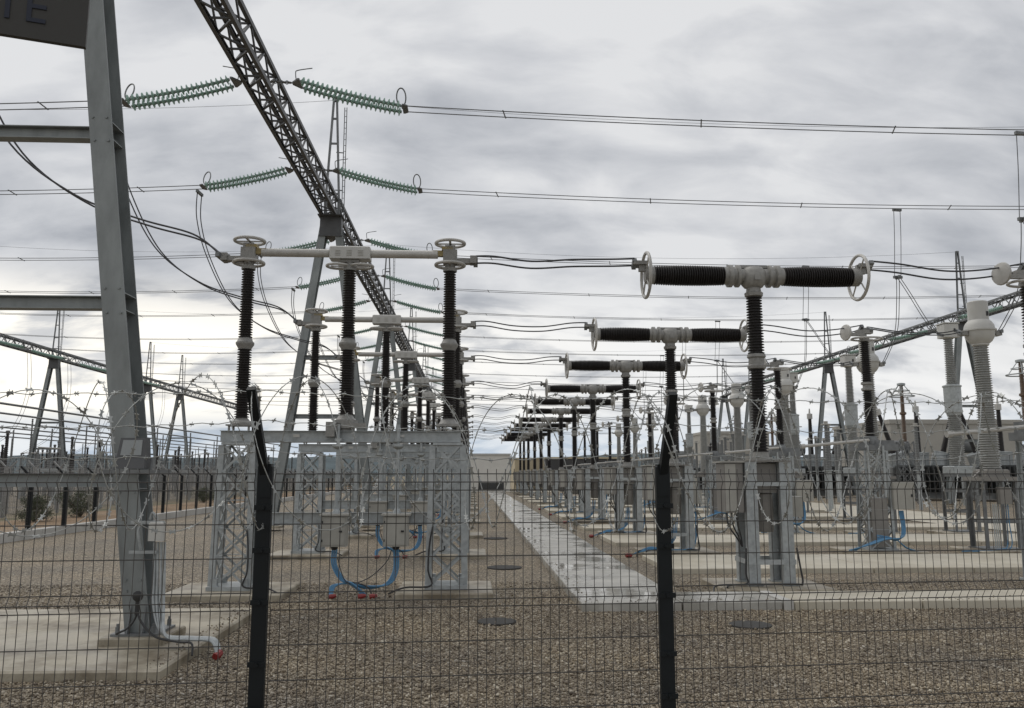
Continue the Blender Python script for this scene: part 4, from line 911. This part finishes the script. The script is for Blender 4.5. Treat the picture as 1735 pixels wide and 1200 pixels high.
# ------------------------------------------------------------------ second yard beyond the left fence: busbars on posts, equipment
BX = [-34.0, -39.5, -46.0, -51.5, -57.5, -64.0]
def make_support():
    t = thing('busbar_support', 'slender busbar support of lattice stand and thin post in the far left yard', 'busbar support', group='slender busbar supports in the far left yard')
    b = MB(); lattice_leg(b, 0, 0, 0, 3.0, .55, .45, 4, .06, .035); b.box((0, 0, 3.02), (.6, .6, .05)); lattice_leg(b, 0, 0, 3.05, 4.1, .7, .7, 1, .05, .03); b.build('lattice_stand', 'galv_dark', t)
    b = MB(); b.lathe(sheds(.1, .09, 4.1, 7.3, .16, .03), 8); b.build('insulator', 'trafo', t); return t
su = make_support(); used = [False]; slab = su['label']
for j, x in enumerate(BX):
    z = 7.45; y0 = 46 + 5 * j
    b = MB(); b.tube([(0, 0, 0), (0, 118, 0)], .085, 8); o = b.build('busbar_tube', 'galv_dark', loc=(x, y0, z)); tag(o, f'long horizontal busbar tube in the far left yard, {ORD[j]} line from the fence', 'busbar', 'busbar tubes in the far left yard')
    for k in range(11): place(su, used, (x, y0 + 3 + 10.6 * k + 1.2 * (j % 3), 0), slab)
def make_yard_post():
    t = thing('yard_post', 'slim dark insulator post among the equipment of the far left yard', 'insulator post', group='dark posts in the far left yard')
    b = MB(); b.bar((-.12, 0, 0), (-.12, 0, 2.4), .1, .1, up=(0, 1, 0)); b.bar((.12, 0, 0), (.12, 0, 2.4), .1, .1, up=(0, 1, 0)); b.box((0, 0, 2.43), (.5, .4, .06)); b.build('stand', 'galv_dark', t)
    b = MB(); b.lathe(sheds(.13, .12, 2.45, 5.1, .14, .035), 8); b.build('insulator', 'porcelain', t)
    b = MB(); b.lathe([(.1, 5.1), (.14, 5.15), (.14, 5.3), (.05, 5.34)], 8); b.build('cap', 'galv_dark', t); return t
yp = make_yard_post(); used = [False]; ylab = yp['label']; rr = random.Random(5)
for j in range(8):
    for k in range(13):
        place(yp, used, (-32 - 5.2 * j + rr.uniform(-.6, .6), 46 + 9.5 * k + rr.uniform(-3, 3), 0), ylab)
def make_yard_frame():
    t = thing('yard_disconnector', 'low pale disconnector frame with three short posts in the far left yard', 'disconnector', group='low disconnector frames in the far left yard')
    b = MB()
    for x in (-1.6, 1.6): b.bar((x, 0, 0), (x, 0, 2.6), .2, .2, up=(0, 1, 0))
    b.bar((-2, 0, 2.7), (2, 0, 2.7), .2, .2); b.build('frame', 'galv', t)
    for x in (-1.7, 0, 1.7): b = MB(); b.lathe(sheds(.12, .1, 2.8, 4.3, .14, .03), 8, (x, 0, 0)); b.build('insulator', 'trafo', t)
    b = MB(); b.tube([(-1.7, 0, 4.4), (1.7, 0, 4.4)], .05, 6); b.build('contact_arm', 'alu', t); return t
yf = make_yard_frame(); used = [False]; flab = yf['label']
for j in range(4):
    for k in range(9): place(yf, used, (-33 - 9 * j + rr.uniform(-1, 1), 54 + 13 * k + rr.uniform(-3, 3), 0), flab, rr.choice((0, math.pi / 2)))

# ------------------------------------------------------------------ background on the right
def building(name, label, x0, x1, y0, y1, h, m, roofm, ribs=0, door=True, rh=.25, para=.12):
    o = thing(name, label, 'building', ((x0 + x1) / 2, (y0 + y1) / 2, 0)); sx, sy = x1 - x0, y1 - y0
    b = MB(); b.box((0, 0, h / 2), (sx, sy, h)); b.build('wall', m, o)
    b = MB(); b.box((0, 0, h + rh / 2), (sx + 2 * para, sy + 2 * para, rh)); b.build('roof', roofm, o)
    if ribs:
        b = MB()
        for k in range(1, ribs): b.box((-sx / 2 + sx * k / ribs, -sy / 2 - .015, h / 2), (.05, .03, h))
        b.build('panel_joint', roofm, o)
    return o
B1 = building('service_building', 'plain white building closing the far end of the concrete path', -.25, 5.2, 114, 124, 4.9, 'white_wall', 'paint', 0)
b = MB(); b.box((.2, -5.05, .75), (3.4, .1, .9)); b.build('louvre', 'dark_wall', B1)
b = MB()
for k in range(7): b.box((.2, -5.12, .36 + k * .13), (3.4, .04, .03))
b.build('louvre_slat', 'galv_dark', B1)
B2 = building('yellow_building', 'low yellow walled building behind the breaker row', 6.6, 11.5, 128, 140, 4.6, 'yellow_wall', 'yellow_wall', 3)
B3 = building('fire_wall', 'long dark wall with a pale yellow coping behind the breaker row', 10.8, 24.5, 122, 124, 4.6, 'dark_wall', 'yellow_wall', 6)
B4 = building('control_building', 'large beige building at the right behind the transformers', 48.0, 63.5, 93, 108, 8.1, 'beige_wall', 'beige_wall', 5, rh=.5)
B5 = building('equipment_building', 'beige block building behind the middle current transformers', 36.5, 46.5, 128, 140, 8.6, 'beige_wall', 'beige_wall', 3, rh=.4)
def make_trafo():
    t = thing('power_transformer', '', 'power transformer', group='big grey power transformers')
    b = MB(); b.bevbox((0, 0, 1.75), (6.4, 3.2, 2.6), .08); b.box((0, 0, .3), (6.8, 3.4, .3)); b.build('tank', 'trafo', t)
    for s in (-1, 1):
        b = MB()
        for k in range(14): b.box((-2.9 + k * .44, s * 2.1, 1.9), (.08, .9, 2.3))
        b.box((0, s * 2.1, 3.08), (6.2, .16, .16)); b.build('radiator', 'trafo_dark', t)
    for k, (x, lean) in enumerate(((-1.9, -.33), (0, 0.0), (1.9, .3))):
        ax = Vector((lean, 0, 1)).normalized(); o0 = Vector((x, -.5, 2.9))
        b = MB(); b.lathe([(.85, 0), (.85, 1.35), (.9, 1.37), (.9, 1.45), (.3, 1.5)], 16, o0, ax); tu = b.build('turret', 'galv', t)
        b = MB(); b.lathe(sheds(.27, .2, 1.5, 5.2, .12, .05), 12, o0, ax); b.build('bushing', 'porcelain', t)
        b = MB(); b.lathe([(.2, 5.2), (.28, 5.22), (.28, 5.75), (.1, 5.8), (.06, 6.3)], 12, o0, ax); b.build('bushing_head', 'paint', t)
    b = MB(); b.lathe([(.1, -.1), (.6, 0), (.62, .05), (.62, 2.9), (.6, 2.95), (.1, 3.05)], 18, (-3.2, 1.0, 4.9), (1, 0, 0))
    for x in (-2.8, -.7): b.bar((x, 1, 3.0), (x, 1, 4.4), .14, .14, up=(0, 1, 0))
    b.build('conservator', 'trafo', t)
    b = MB()
    for x in np.arange(-3.1, 3.2, 1.03): b.tube([(x, -1.55, 3.05), (x, -1.55, 4.1)], .03, 5)
    for z in (3.6, 4.1): b.tube([(-3.1, -1.55, z), (3.1, -1.55, z)], .03, 5)
    b.build('railing', 'galv_dark', t)
    return t
tr = make_trafo(); used = [False]
for (x, y, lab) in ((41.5, 76, 'grey power transformer with three tall dark bushings before the large beige building'), (35.5, 86, 'grey power transformer with leaning bushings left of the beige building'), (29.5, 112, 'grey power transformer in the middle distance behind the voltage transformers'), (47.5, 73, 'grey power transformer at the right edge behind the domed transformer')):
    place(tr, used, (x, y, 0), lab)
def make_cage_post():
    t = thing('cage_post', '', 'insulator post', group='brown posts with basket rings')
    b = MB(); lattice_leg(b, 0, 0, 0, 5.0, 1.1, .9, 5, .09, .05); b.build('support_frame', 'galv_dark', t)
    b = MB(); b.lathe(sheds(.2, .18, 5.0, 7.2, .1, .04), 12); b.lathe(sheds(.18, .16, 7.4, 9.6, .1, .04), 12); b.lathe([(.2, 7.18), (.26, 7.22), (.26, 7.36), (.2, 7.4)], 12); b.build('insulator', 'brown_porcelain', t)
    b = MB(); b.torus((0, 0, 8.7), (0, 0, 1), .95, .05, 24, 6); b.torus((0, 0, 9.15), (0, 0, 1), .6, .04, 20, 6)
    for k in range(6): a = k * math.pi / 3; b.tube([(.2 * math.cos(a), .2 * math.sin(a), 9.65), (.6 * math.cos(a), .6 * math.sin(a), 9.15), (.95 * math.cos(a), .95 * math.sin(a), 8.7)], .03, 5)
    b.lathe([(.2, 9.55), (.32, 9.6), (.32, 9.75), (.1, 9.8)], 12); b.build('basket_ring', 'galv', t); return t
cp = make_cage_post(); used = [False]
place(cp, used, (35.2, 66, 0), 'brown insulator post topped by a basket of rings, before the beige building'); cp2 = place(cp, used, (38.6, 56, .6), 'brown insulator post with a basket of rings on a lattice stand at the right edge')
for i, (x, y) in enumerate(((36, 98), (33.5, 104), (26, 119))): place(cp, used, (x, y, 0), ['brown basket-topped post left of the big beige building', 'brown basket-topped post behind the middle transformer', 'farthest brown basket-topped post in the right background'][i])
# thin grey surge arrester posts filling the middle distance
def make_arrester():
    t = thing('arrester_post', 'thin grey surge arrester post on a tubular stand in the middle distance', 'arrester', group='thin grey arrester posts in the middle distance')
    b = MB(); b.tube([(0, 0, 0), (0, 0, 2.6)], .12, 8); b.box((0, 0, 2.62), (.5, .5, .05)); b.build('stand', 'galv', t)
    b = MB(); b.lathe(sheds(.16, .14, 2.65, 5.6, .11, .04), 10); b.build('insulator', 'trafo', t)
    b = MB(); b.torus((0, 0, 5.6), (0, 0, 1), .3, .03, 16, 5); b.lathe([(.1, 5.6), (.14, 5.65), (.14, 5.8)], 8); b.build('cap_ring', 'alu', t); return t
ar = make_arrester(); used = [False]; alab = ar['label']; rr = random.Random(11)
for k in range(60):
    place(ar, used, (rr.uniform(21, 34), rr.uniform(52, 118), 0), alab)
for k in range(9): place(ar, used, (rr.uniform(36, 60), rr.uniform(56, 84), 0), alab)

# ------------------------------------------------------------------ vehicle's lettered panel at top left, built as a board on an added post
o = thing('vehicle_sign', 'dark vehicle sign panel with blue letters in the top left corner', 'sign', (-1.275, 2.6, 0))
def P3(u, v, w=0.0):   # board frame: u along its face, v up
    du = Vector((.95, .30, 0)).normalized(); nn = Vector((du.y, -du.x, 0)); return Vector((.0, 0, 3.785)) + du * u + Vector((0, 0, 1)) * v + nn * w
def slabf(b, u0, u1, v0, v1, w0, w1):
    vs = [P3(u, v, w) for w in (w0, w1) for (u, v) in ((u0, v0), (u1, v0), (u1, v1), (u0, v1))]
    b.add(vs, [(3, 2, 1, 0), (4, 5, 6, 7), (0, 1, 5, 4), (1, 2, 6, 5), (2, 3, 7, 6), (3, 0, 4, 7)])
b = MB(); slabf(b, -1.4, 0, 0, .6, -.02, .0); b.build('board', 'board', o)
b = MB()
h0, h1, s_ = .055, .165, .014
def I_(u): slabf(b, u, u + s_, h0, h1, .001, .004)
def T_(u): slabf(b, u + .026, u + .026 + s_, h0, h1 - s_, .001, .004); slabf(b, u, u + .066, h1 - s_, h1, .001, .004)
def E_(u): slabf(b, u, u + s_, h0, h1, .001, .004); [slabf(b, u + s_, u + .055, v, v + s_, .001, .004) for v in (h0, (h0 + h1 - s_) / 2, h1 - s_)]
E_(-.175); T_(-.262); I_(-.287)
b.build('lettering', 'letter', o)
b = MB(); b.tube([P3(-1.2, -3.79, -.06), P3(-1.2, .5, -.06)], .04, 10); b.build('post', 'galv_dark', o)  # added post, out of view, only carries the panel
